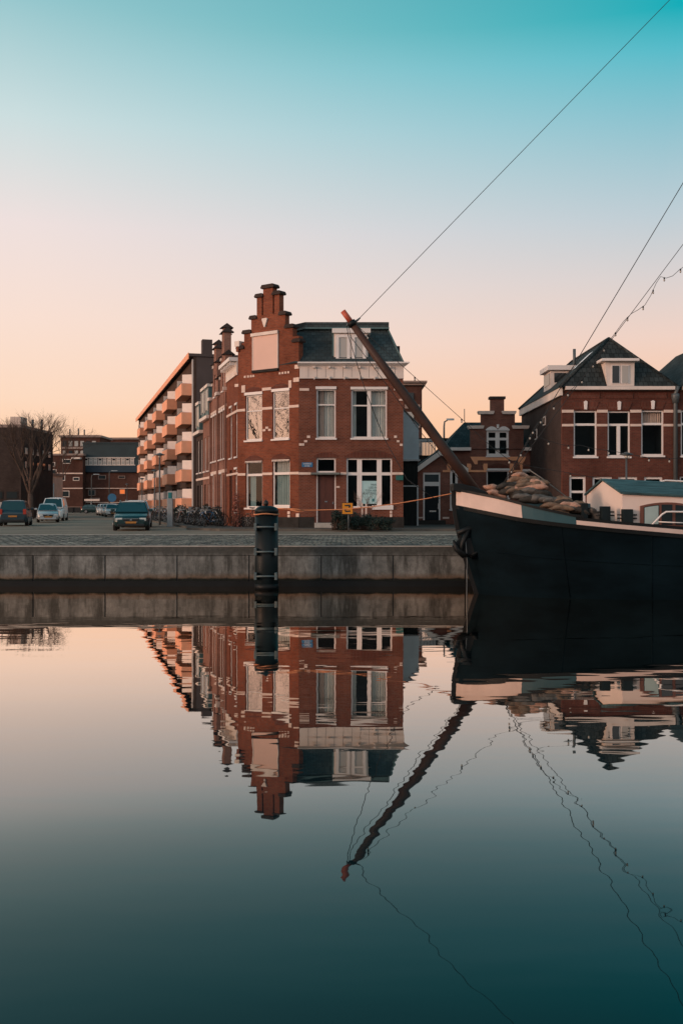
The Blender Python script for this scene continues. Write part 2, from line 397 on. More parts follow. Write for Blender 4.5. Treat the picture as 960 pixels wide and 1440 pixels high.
class MB:
    def __init__(s): s.v, s.f, s.sm = [], [], []
    def add(s, pts, faces, smooth=False):
        o = len(s.v); s.v += [Vector(p) for p in pts]
        for f in faces: s.f.append(tuple(i + o for i in f)); s.sm.append(smooth)
        return s
    def poly(s, pts): return s.add(pts, [tuple(range(len(pts)))])
    def box(s, u0, u1, w0, w1, z0, z1, F=WORLD):
        p = [F.P(u, w, z) for z in (z0, z1) for u, w in ((u0, w0), (u1, w0), (u1, w1), (u0, w1))]
        return s.add(p, [(3, 2, 1, 0), (4, 5, 6, 7), (0, 1, 5, 4), (1, 2, 6, 5), (2, 3, 7, 6), (3, 0, 4, 7)])
    def prism(s, poly, w0, w1, F=WORLD):
        """poly in (u, z), extruded along w"""
        n = len(poly)
        p = [F.P(u, w0, z) for u, z in poly] + [F.P(u, w1, z) for u, z in poly]
        return s.add(p, [tuple(range(n)), tuple(range(2 * n - 1, n - 1, -1))] + [(i, (i + 1) % n, n + (i + 1) % n, n + i) for i in range(n)])
    def slab(s, poly, z0, z1):
        n = len(poly)
        p = [Vector((x, y, z0)) for x, y in poly] + [Vector((x, y, z1)) for x, y in poly]
        return s.add(p, [tuple(range(n - 1, -1, -1)), tuple(range(n, 2 * n))] + [(i, (i + 1) % n, n + (i + 1) % n, n + i) for i in range(n)])
    def rings(s, rings, close=True, caps=True, smooth=True):
        n = len(rings[0]); o = len(s.v)
        for r in rings: s.v += [Vector(p) for p in r]
        m = n if close else n - 1
        for i in range(len(rings) - 1):
            for j in range(m):
                s.f.append((o + i * n + j, o + i * n + (j + 1) % n, o + (i + 1) * n + (j + 1) % n, o + (i + 1) * n + j)); s.sm.append(smooth)
        if caps:
            s.f.append(tuple(o + j for j in range(n - 1, -1, -1))); s.sm.append(False)
            e = o + (len(rings) - 1) * n
            s.f.append(tuple(e + j for j in range(n))); s.sm.append(False)
        return s
    def tube(s, pts, r, n=6, caps=True):
        pts = [Vector(p) for p in pts]; rs = r if isinstance(r, (list, tuple)) else [r] * len(pts)
        rings = []; ref = None
        for i, p in enumerate(pts):
            d = (pts[min(i + 1, len(pts) - 1)] - pts[max(i - 1, 0)]).normalized()
            if ref is None: ref = Vector((0, 0, 1)) if abs(d.z) < .9 else Vector((1, 0, 0))
            a = d.cross(ref).normalized(); b = d.cross(a).normalized(); ref = b.cross(d) if False else ref
            rings.append([p + (a * math.cos(2 * math.pi * k / n) + b * math.sin(2 * math.pi * k / n)) * rs[i] for k in range(n)])
        return s.rings(rings, caps=caps)
    def lathe(s, c, prof, n=16):
        c = Vector(c)
        return s.rings([[c + Vector((r * math.cos(2 * math.pi * k / n), r * math.sin(2 * math.pi * k / n), z)) for k in range(n)] for r, z in prof])
    def build(s, name, mat, parent=None, base=None, bevel=0., normals=True, merge=False):
        if parent is not None:
            top = parent
            while top.parent: top = top.parent
            org = Vector(top.location)
        else: org = Vector(base) if base is not None else Vector((0, 0, 0))
        bm = bmesh.new()
        vs_ = [bm.verts.new(p) for p in s.v]
        for f, smo in zip(s.f, s.sm):
            try:
                fa = bm.faces.new([vs_[i] for i in f]); fa.smooth = smo
            except ValueError: pass
        if merge: bmesh.ops.remove_doubles(bm, verts=bm.verts, dist=2e-4)
        if normals: bmesh.ops.recalc_face_normals(bm, faces=bm.faces)
        if bevel:
            bmesh.ops.bevel(bm, geom=[e for e in bm.edges if len(e.link_faces) == 2 and e.calc_face_angle(0) > .5], offset=bevel, segments=2, profile=.6, affect='EDGES', clamp_overlap=True)
        uvl = bm.loops.layers.uv.new('UVMap')
        bm.normal_update()
        for fa in bm.faces:
            n = fa.normal
            hz = Vector((-n.y, n.x, 0))
            hz = hz.normalized() if hz.length > 1e-3 else Vector((1, 0, 0))
            v = n.cross(hz) if abs(n.z) < .999 else Vector((0, 1, 0))
            for lp in fa.loops: lp[uvl].uv = (lp.vert.co.dot(hz), lp.vert.co.dot(v))
        for v in bm.verts: v.co -= org
        me = bpy.data.meshes.new(name); bm.to_mesh(me); bm.free()
        me.materials.append(MATS[mat])
        o = bpy.data.objects.new(name, me); COL.objects.link(o)
        if parent is not None: o.parent = parent
        else: o.location = org
        return o

def tag(o, label=None, cat=None, group=None, kind=None):
    if label: o['label'] = label
    if cat: o['category'] = cat
    if group: o['group'] = group
    if kind: o['kind'] = kind
    return o
def thing(name, label, cat, loc=(0, 0, 0), group=None):
    o = bpy.data.objects.new(name, None); COL.objects.link(o)
    o.location = loc; o.empty_display_size = .3
    return tag(o, label, cat, group)
def copy_tree(o, parent=None):
    c = o.copy(); COL.objects.link(c); c.parent = parent
    for ch in KIDS.get(o.name, None) or list(o.children): copy_tree(ch, c)
    return c
KIDS = {}
def pieces(name, mat, parent, boxes, F=WORLD, bevel=0.):
    return [MB().box(*b, F=F).build(name, mat, parent, bevel=bevel) for b in boxes]
def box(name, mat, parent, *a, F=WORLD, bevel=0.): return MB().box(*a, F=F).build(name, mat, parent, bevel=bevel)

def wall(name, mat, parent, F, solids, holes=(), th=.3, w=0.):
    """a wall in plane F: union of rectangles minus window openings, with real thickness"""
    us = sorted({round(x, 4) for r in list(solids) + list(holes) for x in r[:2]})
    zs = sorted({round(x, 4) for r in list(solids) + list(holes) for x in r[2:]})
    def solid(i, j):
        if i < 0 or j < 0 or i >= len(us) - 1 or j >= len(zs) - 1: return False
        u, z = (us[i] + us[i + 1]) / 2, (zs[j] + zs[j + 1]) / 2
        return any(a < u < b and c < z < d for a, b, c, d in solids) and not any(a < u < b and c < z < d for a, b, c, d in holes)
    mb = MB()
    P = lambda i, j, k: F.P(us[i], w - (th if k else 0), zs[j])
    for i in range(len(us) - 1):
        for j in range(len(zs) - 1):
            if not solid(i, j): continue
            mb.poly([P(i, j, 0), P(i + 1, j, 0), P(i + 1, j + 1, 0), P(i, j + 1, 0)])
            mb.poly([P(i, j + 1, 1), P(i + 1, j + 1, 1), P(i + 1, j, 1), P(i, j, 1)])
            if not solid(i - 1, j): mb.poly([P(i, j, 1), P(i, j, 0), P(i, j + 1, 0), P(i, j + 1, 1)])
            if not solid(i + 1, j): mb.poly([P(i + 1, j, 0), P(i + 1, j, 1), P(i + 1, j + 1, 1), P(i + 1, j + 1, 0)])
            if not solid(i, j - 1): mb.poly([P(i, j, 1), P(i + 1, j, 1), P(i + 1, j, 0), P(i, j, 0)])
            if not solid(i, j + 1): mb.poly([P(i, j + 1, 0), P(i + 1, j + 1, 0), P(i + 1, j + 1, 1), P(i, j + 1, 1)])
    return mb.build(name, mat, parent, normals=False, merge=True)

def window(parent, F, r, cols=(), rows=(), fw=.08, bars=.05, w=-.08, frame='white_paint', pane='glass', sill=True, curtain=None, room=True, head=0., label=None):
    """a window part: frame with mullions, one pane mesh, sill, curtains, the dark room behind"""
    u0, u1, z0, z1 = r
    mb = MB(); d = .07
    mb.box(u0, u0 + fw, w - d, w, z0, z1, F).box(u1 - fw, u1, w - d, w, z0, z1, F)
    mb.box(u0 + fw, u1 - fw, w - d, w - .002, z0, z0 + fw, F).box(u0 + fw, u1 - fw, w - d, w - .002, z1 - fw, z1, F)
    iu0, iu1, iz0, iz1 = u0 + fw, u1 - fw, z0 + fw, z1 - fw
    for c in cols:
        x, bw = (c, bars) if isinstance(c, (int, float)) else c
        x = u0 + (u1 - u0) * x; mb.box(x - bw / 2, x + bw / 2, w - d + .003, w - .004, iz0, iz1, F)
    for c in rows:
        x, bw = (c, bars) if isinstance(c, (int, float)) else c
        x = z0 + (z1 - z0) * x; mb.box(iu0, iu1, w - d + .006, w - .007, x - bw / 2, x + bw / 2, F)
    if head: mb.box(u0 - .04, u1 + .04, w - d, .05, z1 - .01, z1 + head, F)
    o = mb.build('window', frame, parent)
    if label: o['label'] = label
    g = MB().poly([F.P(iu0, w - .045, iz0), F.P(iu1, w - .045, iz0), F.P(iu1, w - .045, iz1), F.P(iu0, w - .045, iz1)])
    g.build('pane', pane, o)
    if sill: box('sill', 'white_paint' if sill is True else sill, o, u0 - .05, u1 + .05, w, .09, z0 - .09, z0 - .003, F=F)
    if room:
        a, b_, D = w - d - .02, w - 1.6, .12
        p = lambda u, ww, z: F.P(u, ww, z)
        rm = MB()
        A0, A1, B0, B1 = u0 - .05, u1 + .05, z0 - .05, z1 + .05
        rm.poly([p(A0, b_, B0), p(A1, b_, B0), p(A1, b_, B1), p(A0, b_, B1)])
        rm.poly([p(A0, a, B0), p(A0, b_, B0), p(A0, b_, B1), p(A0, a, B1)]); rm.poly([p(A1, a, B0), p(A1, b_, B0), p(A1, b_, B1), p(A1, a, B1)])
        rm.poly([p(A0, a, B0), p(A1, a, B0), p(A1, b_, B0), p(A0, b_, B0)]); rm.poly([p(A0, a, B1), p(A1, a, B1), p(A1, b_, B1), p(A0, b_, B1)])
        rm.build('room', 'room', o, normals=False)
    for cur in curtain or ():
        f0, f1, g0, g1, cm = cur
        cu = MB(); n = max(6, int((f1 - f0) * (u1 - u0) / .035)); ww = w - .16
        row = []
        for k in range(n + 1):
            u = u0 + (u1 - u0) * (f0 + (f1 - f0) * k / n); wv = ww - .035 * (1 + math.sin(k * 1.9 + .6 * math.sin(k * .7)))
            row.append((u, wv))
        for k in range(n):
            (ua, wa), (ub, wb) = row[k], row[k + 1]
            za, zb = z0 + (z1 - z0) * g0, z0 + (z1 - z0) * g1
            cu.poly([F.P(ua, wa, za), F.P(ub, wb, za), F.P(ub, wb, zb), F.P(ua, wa, zb)])
        cu.build('curtain', cm, o, normals=False)
    return o

def arch(name, mat, parent, F, u0, u1, z, rise, th, w=.02):
    """a segmental brick arch over an opening: filled lintel"""
    n = 10; c = (u0 + u1) / 2; h = (u1 - u0) / 2
    lo = [(u0 + (u1 - u0) * k / n, z + .004) for k in range(n + 1)]
    hi = [(u, z + th + rise * (1 - ((u - c) / h) ** 2)) for u, _ in lo]
    return MB().prism(lo + hi[::-1], -.02, w, F).build(name, mat, parent)

def text_mb(body, size, F, u, w, z, align='CENTER', thick=.004, condense=1.):
    cu = bpy.data.curves.new('lettering', 'FONT'); cu.body = body; cu.size = size; cu.align_x = align; cu.resolution_u = 2
    tmp = bpy.data.objects.new('lettering', cu); COL.objects.link(tmp)
    dg = bpy.context.evaluated_depsgraph_get(); me = bpy.data.meshes.new_from_object(tmp.evaluated_get(dg))
    mb = MB()
    mb.add([F.P(u + v.co.x * condense, w, z + v.co.y) for v in me.vertices], [tuple(p.vertices) for p in me.polygons])
    bpy.data.objects.remove(tmp); bpy.data.curves.remove(cu); bpy.data.meshes.remove(me)
    return mb
# ------------------------------------------------------------------ setting: water, quay, street
Q = 31.6           # the quay's face
GZ = 1.28          # street level above the water
def sheet(name, mat, pts, z):
    o = MB().poly([(x, y, z) for x, y in pts]).build(name, mat)
    return tag(o, kind='structure')
sheet('water', 'water', [(-420, -60), (420, -60), (420, Q + .3), (-420, Q + .3)], 0.0)
sheet('ground', 'asphalt', [(-900, Q + .5), (900, Q + .5), (900, 2200), (-900, 2200)], GZ - .008)
sheet('quay_paving', 'cobbles', [(-90, Q + .5), (90, Q + .5), (90, 43.6), (-90, 43.6)], GZ)
sheet('quay_road', 'asphalt', [(-90, 43.6), (90, 43.6), (90, 49.6), (-90, 49.6)], GZ - .002)
# a flush line of kerb stones between setts and road
o = MB()
for i in range(-45, 45): o.box(i * 1.2, i * 1.2 + 1.19, 43.5, 43.72, GZ - .05, GZ + .015)
tag(o.build('kerb_line', 'kerb_stone'), kind='structure')
# raised pavement round the corner house and along the street side of the terrace
sd = Vector((-.266, .964)); sd.normalize(); sn = Vector((-sd.y, sd.x))
C1 = Vector((-2.25, 52.5)); fd = Vector((-.805, .593)); fd.normalize()
C2 = C1 + fd * 4.3
PZ = GZ + .11
pv = [(-6.2, 50.6), (30, 49.7), (30, 75), (0, 75), tuple(C2 + sd * 60), tuple(C2 + sd * 60 + sn * 2.6), tuple(C2 + sd * 1 + sn * 2.6), (-8.2, 52.8)]
tag(MB().slab(pv, GZ - .05, PZ).build('pavement', 'paving'), kind='structure')

qw = thing('quay_wall', 'long grey concrete quay wall with panel joints and rain streaks above the canal water', 'quay wall', (0, Q, 0))
PW = 2.283; x0 = (47 - 480) / FPX * Q
pan = None
for i in range(-8, 14):
    a = x0 + i * PW
    if pan is None:
        pan = box('panel', 'quay_concrete', qw, a + .018, a + PW - .018, Q, Q + .5, -.6, .975, bevel=.012); pa = a
    else:
        c = pan.copy(); COL.objects.link(c); c.parent = qw; c.location = (a - pa, 0, 0)
box('coping', 'quay_concrete', qw, x0 - 8 * PW, x0 + 14 * PW, Q - .015, Q + .55, .985, GZ - .03, bevel=.008)
box('edge_strip', 'kerb_stone', qw, x0 - 8 * PW, x0 + 14 * PW, Q - .03, Q + .06, GZ - .028, GZ + .012)
pieces('joint', 'plastic_black', qw, [(x0 + i * PW - .017, x0 + i * PW + .017, Q + .03, Q + .3, -.6, .98) for i in range(-8, 15)])
box('waterline_beam', 'hull_black', qw, x0 - 8 * PW, x0 + 14 * PW, Q - .10, Q - .01, -.5, .17)

# ------------------------------------------------------------------ corner house
hA = thing('corner_house', 'red brick corner house with stepped gable, white cornice and dark mansard roof', 'house', (C1.x, C1.y, GZ))
FA = Frame(C1.x, C1.y, 1, 0)                         # towards the canal
FG = Frame(C2.x, C2.y, C1.x - C2.x, C1.y - C2.y)     # the splayed gable front
S2 = C2 + sd * 4.0
FS = Frame(S2.x, S2.y, -sd.x, -sd.y)                 # towards the street
WA = 5.5
zc0 = FA.uz(490, 532.5)[1]; zc1 = FA.uz(490, 515.5)[1]; zc2 = FA.uz(490, 510)[1]
wA1 = FA.rect(444.8, 547, 471.9, 616); wA2 = FA.rect(493.7, 547.5, 543.8, 616)
wA3 = FA.rect(487, 644.3, 551, 714); dA = FA.rect(444.8, 644, 472, 735)
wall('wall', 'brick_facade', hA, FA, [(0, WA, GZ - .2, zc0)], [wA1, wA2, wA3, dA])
# end and back walls
box('wall', 'brick_facade', hA, C1.x + WA - .3, C1.x + WA, C1.y + .31, 60, GZ - .2, zc0 + .4)
MB().prism([(0, GZ), (10.3, GZ), (10.3, zc0 + .4), (0, zc0 + .4)], 0, .3, Frame(3.2, 60, -1, 0)).build('wall', 'brick_facade', hA)
box('base_shade', 'dark_matte', hA, 0, dA[0] - .12, 0, .035, GZ - .1, FA.uz(430, 727)[1], F=FA)  # added dark strip: the gloom at the wall foot put into colour
box('base_shade', 'dark_matte', hA, dA[1] + .12, WA + .03, 0, .035, GZ - .1, FA.uz(560, 727)[1], F=FA)
window(hA, FA, wA1, rows=[(.68, .07)], curtain=[(.12, .42, .02, .98, 'curtain_pink'), (.42, .98, .02, .98, 'curtain')], head=.13)
window(hA, FA, wA2, cols=[(.5, .20)], rows=[(.67, .07)], curtain=[(.02, .14, .0, .98, 'curtain'), (.56, .98, .02, .98, 'curtain')], head=.13)
wbig = window(hA, FA, wA3, cols=[(.285, .26), (.72, .26)], rows=[(.685, .16)], curtain=None, sill=False)
box('sill', 'white_paint', hA, wA3[0] + 1.35, wA3[1] + .06, -.1, .10, wA3[2] - .10, wA3[2] + .13, F=FA)
arch('arch', 'brick_lintel', hA, FA, wA3[0] - .12, wA3[1] + .12, wA3[3], .36, .10)
arch('arch', 'brick_lintel', hA, FA, dA[0] - .12, dA[1] + .12, dA[3], .18, .12)
# door with transom light, canopy, letter box
zt = FA.uz(458, 664.5)[1]; zd = FA.uz(458, 668)[1]
dr = MB()
dr.box(dA[0], dA[0] + .06, -.12, -.02, dA[2], zd, FA).box(dA[1] - .06, dA[1], -.12, -.02, dA[2], zd, FA)
dr.build('door_frame', 'white_paint', hA)
door = box('door', 'door_brown', hA, dA[0] + .062, dA[1] - .062, -.17, -.12, dA[2] + .02, zd, F=FA)
dp = MB()
for k in range(2):
    ua = dA[0] + .16 + k * .40; dp.box(ua, ua + .30, -.119, -.105, dA[2] + .25, dA[2] + .95, FA); dp.box(ua, ua + .30, -.119, -.105, dA[2] + 1.25, zd - .22, FA)
dp.build('panel', 'door_brown', door)
box('letter_box', 'chrome', door, dA[0] + .44, dA[0] + .58, -.119, -.10, dA[2] + 1.08, dA[2] + 1.14, F=FA)
box('handle', 'chrome', door, dA[0] + .85, dA[0] + .90, -.119, -.07, dA[2] + .98, dA[2] + 1.10, F=FA)
window(hA, FA, (dA[0], dA[1], zt, dA[3]), sill=False)
box('canopy', 'grey_green', hA, dA[0] - .28, dA[1] + .22, -.1, .42, zd + .01, zt - .01, F=FA, bevel=.02)
box('doorstep', 'kerb_stone', hA, dA[0] - .1, dA[1] + .1, -.2, .32, PZ, dA[2] - .002, F=FA, bevel=.02)
# white string course and the scattered white blocks
zb0, zb1 = FA.uz(410, 667.5)[1], FA.uz(410, 664.2)[1]
pieces('string_course', 'trim_stone', hA, [(a, b, -.05, .03, zb0, zb1) for a, b in ((-.03, dA[0] - .30), (dA[1] + .25, wA3[0]), (wA3[1], WA))], FA)
for (a, b, c, d) in ((420.5, 623.5, 427.8, 626.8), (427.5, 619, 432, 622), (431.5, 612.5, 436, 615.8), (421, 546, 434.5, 549.5), (553.8, 612.5, 557.8, 615.8),
                     (557.5, 619, 561.5, 622), (561.8, 624, 565.8, 627.3), (561, 561, 566, 563.5), (553.5, 546, 558, 549), (472.8, 683.5, 477.5, 686), (547.8, 718, 551, 722), (547.8, 723, 551, 727)):
    u0, u1, z0, z1 = FA.rect(a, b, c, d); box('block_stone', 'trim_stone', hA, u0, u1, -.05, .025, z0, z1, F=FA)
# cornice: boarded frieze, crown, brackets
box('frieze', 'white_worn', hA, .05, WA + .02, -.25, .10, zc0, zc1, F=FA)
pieces('board_joint', 'dark_matte', hA, [(.05 + k * .455, .062 + k * .455, .10, .106, zc0 + .05, zc1 - .03) for k in range(1, 12)], FA)
cm = MB()
prof = [(.10, zc1), (.16, zc1 + .03), (.30, zc1 + .12), (.36, zc1 + .13), (.36, zc2), (-.3, zc2), (-.3, zc1)]
ring = lambda u, ext: [FA.P(u + (ext * max(0, w) if ext else 0), w, z) for w, z in prof]
cm.rings([ring(-.05, 0), ring(WA + .0, .9)], smooth=False)
cm.build('crown', 'white_paint', hA)
for k in range(6):
    u = .82 + k * .79
    if u < WA: box('bracket', 'white_worn', hA, u - .035, u + .035, .10, .20, zc0 - .06, zc0 + .10, F=FA); box('console', 'white_worn', hA, u - .05, u + .05, .10, .28, zc1 - .10, zc1 - .003, F=FA)

# --- the gable front
GL = 4.3
px_steps = [(329.5, 420.5, 481), (338, 416, 467.5), (347.5, 409, 447), (357.2, 394, 417.5), (366.7, 383.3, 403)]
wG = [FG.rect(345, 555, 368.5, 619), FG.rect(383, 550, 406.5, 617), FG.rect(345.5, 648, 369, 714), FG.rect(383, 646, 407.5, 712)]
solids = [(0, GL, GZ - .2, FG.uz(375, 478)[1])]
zs = [FG.uz(419, 481)[1], FG.uz(408, 461)[1], FG.uz(397, 443)[1], FG.uz(388, 414.5)[1], FG.uz(375, 405.5)[1]]
cu_ = GL / 2 + .02
hw = [2.15, 1.72, 1.20, .80, .34]
steps = [(cu_ - hw[0], cu_ + hw[0])] + [(cu_ - h, cu_ + h) for h in hw[1:]]
for k, (a, b) in enumerate(steps):
    solids.append((a, b, solids[0][3] - .02 if k == 0 else zs[k - 1] - .02, zs[k]))
# a slot either side of the centre pier
slots = [(cu_ - .44, cu_ - .34, zs[3] - 1.0, zs[3] + .01), (cu_ + .34, cu_ + .44, zs[3] - 1.0, zs[3] + .01)]
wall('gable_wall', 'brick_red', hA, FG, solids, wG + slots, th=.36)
def cap_stone(a, b, z, F=FG, mat='brick_brown', par=None):
    m_ = (a + b) / 2
    MB().prism([(a - .10, z), (b + .10, z), (b + .13, z + .07), (b + .04, z + .20), (a - .04, z + .20), (a - .13, z + .07)], -.44, .09, F).build('gable_coping', mat, par or hA)
for k in range(len(steps)):
    a, b = steps[k]
    if k + 1 < len(steps):
        na, nb = steps[k + 1]
        if k == 3:
            cap_stone(a, na - .10, zs[k] + .002); cap_stone(nb + .10, b, zs[k] + .002)
        else:
            cap_stone(a, na - .10, zs[k] + .002); cap_stone(nb + .10, b, zs[k] + .002)
    else: cap_stone(a, b, zs[k] + .002)
br_ = FG.rect(356.8, 471.5, 390.8, 519.5)
bb = MB().box(br_[0], br_[1], .0, .05, br_[2], br_[3], FG); bo = bb.build('blank_panel', 'blank_board', hA)
fr = MB(); e = .05
fr.box(br_[0] - e, br_[0], 0, .075, br_[2], br_[3], FG).box(br_[1], br_[1] + e, 0, .075, br_[2], br_[3], FG)
fr.box(br_[0] - .13, br_[1] + .06, 0, .13, br_[3] + .002, br_[3] + .17, FG)
fr.build('frame', 'white_worn', bo)
box('sill', 'dark_matte', bo, br_[0] - e, br_[1] + e, 0, .12, br_[2] - .14, br_[2] - .002, F=FG)
kc = FG.uz(373, 455); ku, kz = kc
MB().prism([(ku - .19, kz + .22), (ku - .17, kz + .28), (ku + .17, kz + .28), (ku + .19, kz + .22), (ku + .03, kz - .20), (ku - .03, kz - .20)], -.02, .09, FG).build('keystone', 'white_worn', hA)
window(hA, FG, wG[0], rows=[(.645, .06)], pane='glass_bright', head=.14, frame='white_paint')
window(hA, FG, wG[1], rows=[(.645, .06)], pane='glass_bright', head=.14, frame='white_paint')
window(hA, FG, wG[2], rows=[(.70, .13)], curtain=[(.10, .45, .02, .68, 'curtain_teal')])
window(hA, FG, wG[3], rows=[(.70, .13)], curtain=[(.08, .95, .02, .68, 'curtain_teal'), (.08, .95, .72, .98, 'curtain')])
for w4 in wG[:2]: arch('arch', 'brick_lintel', hA, FG, w4[0] - .04, w4[1] + .04, w4[3] + .14, .20, .08)
for w4 in wG[2:]:
    arch('arch', 'brick_lintel', hA, FG, w4[0] - .04, w4[1] + .04, w4[3], .22, .08)
    n_ = 13; du = (w4[1] - w4[0]) / n_
    wall('awning_edge', 'white_worn', hA, FG, [(w4[0], w4[1], w4[3] - .04, w4[3] - .01)] + [(w4[0] + k * du, w4[0] + (k + .45) * du, w4[3] - .11, w4[3] - .03) for k in range(n_)], th=.09, w=.05)
zg0, zg1 = FG.uz(376, 668)[1], FG.uz(376, 664.6)[1]
pieces('string_course', 'trim_stone', hA, [(a, b, -.05, .03, zg0, zg1) for a, b in ((-.03, wG[2][0]), (wG[2][1], wG[3][0]), (wG[3][1], GL + .01))], FG)
zg0, zg1 = FG.uz(376, 576)[1], FG.uz(376, 572.4)[1]
pieces('string_course', 'trim_stone', hA, [(a, b, -.05, .03, zg0, zg1) for a, b in ((-.03, wG[0][0]), (wG[0][1], wG[1][0]), (wG[1][1], GL + .01))], FG)
for (a, b, c, d) in ((340, 542, 345, 552), (406, 535, 410, 545.5), (369, 545, 381.5, 549), (343.5, 528.5, 346, 531.5), (348, 528, 350.5, 531), (352, 527.6, 354.5, 530.6), (355.5, 527.2, 358, 530.2),
                     (392.5, 523.5, 395, 526.5), (396.5, 523, 399, 526), (400.5, 522.5, 403, 525.5), (404.5, 522, 407, 525), (370, 603.5, 373.5, 606.5), (373.6, 600, 377.4, 603), (377.5, 603, 381, 606),
                     (404.5, 719, 408, 723), (404.5, 724, 408, 728), (416.5, 722, 421, 727), (412.8, 531, 420.6, 537), (414.5, 513, 420.6, 518.5), (329.5, 523.5, 334, 527.5), (330.5, 540, 335.5, 544)):
    u0, u1, z0, z1 = FG.rect(a, b, c, d); box('block_stone', 'trim_stone', hA, u0, min(u1, GL + .03), -.05, .028, z0, z1, F=FG)
cb = FG.rect(328, 480.5, 339, 488)
MB().box(-.12, cb[1], -.3, .16, cb[2], cb[3], FG).build('corbel_stone', 'white_worn', hA)
box('corbel', 'brick_red', hA, -.06, cb[1] - .1, -.3, .10, cb[2] - .28, cb[2] - .002, F=FG)
box('base_shade', 'dark_matte', hA, 0, GL, 0, .035, GZ - .1, FG.uz(376, 727)[1], F=FG)  # same added strip of painted shade along the gable foot
# --- the street side
zS = FG.uz(331, 527)[1]
wS = [(3.05, 3.75, 5.3, 8.2), (1.1, 1.9, 5.3, 8.2), (2.9, 3.7, 2.2, 4.6), (1.0, 1.9, 1.5, 4.6)]
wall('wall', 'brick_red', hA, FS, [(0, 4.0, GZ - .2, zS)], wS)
for w4 in wS[:3]: window(hA, FS, w4, rows=[(.66, .08)], head=.1)
box('door', 'door_black', hA, wS[3][0], wS[3][1], -.2, -.1, wS[3][2], wS[3][3], F=FS)
box('frieze', 'white_worn', hA, .1, 3.95, -.2, .08, zS, zS + .75, F=FS)
MB().prism([(.1, zS + .75), (3.98, zS + .75), (3.98, zS + .95), (.1, zS + .95)], -.2, .5, FS).build('crown', 'white_paint', hA)
pieces('bracket', 'white_paint', hA, [(.35 + k * .55, .47 + k * .55, .08, .42, zS + .55, zS + .747) for k in range(7)], FS)
box('string_course', 'trim_stone', hA, 0, 4.0, -.05, .03, zg0, zg1, F=FS)
box('string_course', 'trim_stone', hA, 0, 4.0, -.05, .03, FG.uz(335, 667)[1], FG.uz(335, 664)[1], F=FS)
# --- mansard roof
zr0, zr1 = zc2 - .02, CAM_H + (HOR - 462.5) / FPX * 54.0
def off(P, k): return P
foot = [C1 + Vector((-.12, -.02)), Vector((C1.x + WA + .02, C1.y - .02)), Vector((C1.x + WA + .02, 60)), Vector((-6.9, 59.6)), C2 + Vector((-.05, .25))]
rt = MB()
top = [Vector((C1.x + .3, 53.9)), Vector((C1.x + WA - .77, 53.9)), Vector((C1.x + WA - .77, 59.2)), Vector((-5.2, 59.0)), Vector((-4.0, 56.4))]
n = 5
rt.add([(p.x, p.y, zr0) for p in foot] + [(p.x, p.y, zr1) for p in top], [(i, (i + 1) % n, n + (i + 1) % n, n + i) for i in range(n)] + [tuple(range(n, 2 * n)), tuple(range(n - 1, -1, -1))])
roof = rt.build('roof', 'slate', hA)
lip = [(p.x + (p.x + 1.2) * .02, p.y + (-.22 if p.y < 58 else .2)) for p in top]
zl = CAM_H + (HOR - 453) / FPX * 53.7
MB().slab(lip, zr1, zl).build('flat_roof_edge', 'slate', roof)
MB().slab([(x + (x + 1.2) * .004, y - (.03 if y < 58 else -.03)) for x, y in lip], zr1 - .06, zr1 + .035).build('gutter', 'teal_paint', roof)
# hip trim down the right edge
h0, h1 = Vector((foot[1].x, foot[1].y, zr0)), Vector((top[1].x, top[1].y, zr1))
MB().tube([h0, h1], .06, 5).build('hip_trim', 'teal_paint', roof)
box('chimney', 'brick_brown', roof, C1.x + WA - .42, C1.x + WA - .02, 55.2, 55.8, zr0, CAM_H + (HOR - 487) / FPX * 55.3)
# dormer
FD = Frame(C1.x, 52.72, 1, 0)
dr_ = FD.rect(469.5, 468.5, 517, 509.5)
dm = thing  # (dormer is a part, built below)
dbox = MB().box(dr_[0], dr_[1], -1.6, 0, zr0 + .02, dr_[3], FD).build('dormer', 'white_worn', hA)
MB().box(dr_[0] - .10, dr_[1] + .14, -1.6, .14, dr_[3] + .002, dr_[3] + .24, FD).build('dormer_cornice', 'white_paint', dbox)
MB().box(dr_[0] - .09, dr_[0] - .004, -1.6, -.05, zr0 + .02, dr_[3], FD).build('dormer_flashing', 'teal_paint', dbox)
mid = (dr_[0] + dr_[1]) / 2
for a, b in ((dr_[0] + .10, mid - .05), (mid + .05, dr_[1] - .10)):
    fb = MB()
    z0, z1 = dr_[2] + .06, dr_[3] - .08
    fb.box(a, a + .16, .002, .06, z0, z1, FD).box(b - .16, b, .002, .06, z0, z1, FD).box(a + .16, b - .16, .002, .058, z0, z0 + .15, FD).box(a + .16, b - .16, .002, .058, z1 - .15, z1, FD)
    w_ = fb.build('window', 'white_paint', dbox)
    # pane lies in the dormer front, with a net curtain showing in it
    pz = MB().poly([FD.P(a + .16, .012, z0 + .15), FD.P(b - .16, .012, z0 + .15), FD.P(b - .16, .012, z1 - .15), FD.P(a + .16, .012, z1 - .15)]).build('pane', 'glass_pale', dbox)
# ------------------------------------------------------------------ terrace along the side street
def street_frame(s0, s1, inset=0.):
    """frame on the street front between s0 (near) and s1 (far); u runs from far to near"""
    p = C2 + sd * s1 - sn * inset
    return Frame(p.x, p.y, -sd.x, -sd.y), s1 - s0
def shell(name_mat, root, F, Lu, depth, z, mat_roof=None):
    """side and back walls of a terrace house behind its front"""
    MB().box(0, .25, -depth, -.31, GZ - .1, z, F).box(Lu - .25, Lu, -depth, -.31, GZ - .1, z, F).box(.25, Lu - .25, -depth, -depth + .25, GZ - .1, z, F).build('side_walls', name_mat, root)

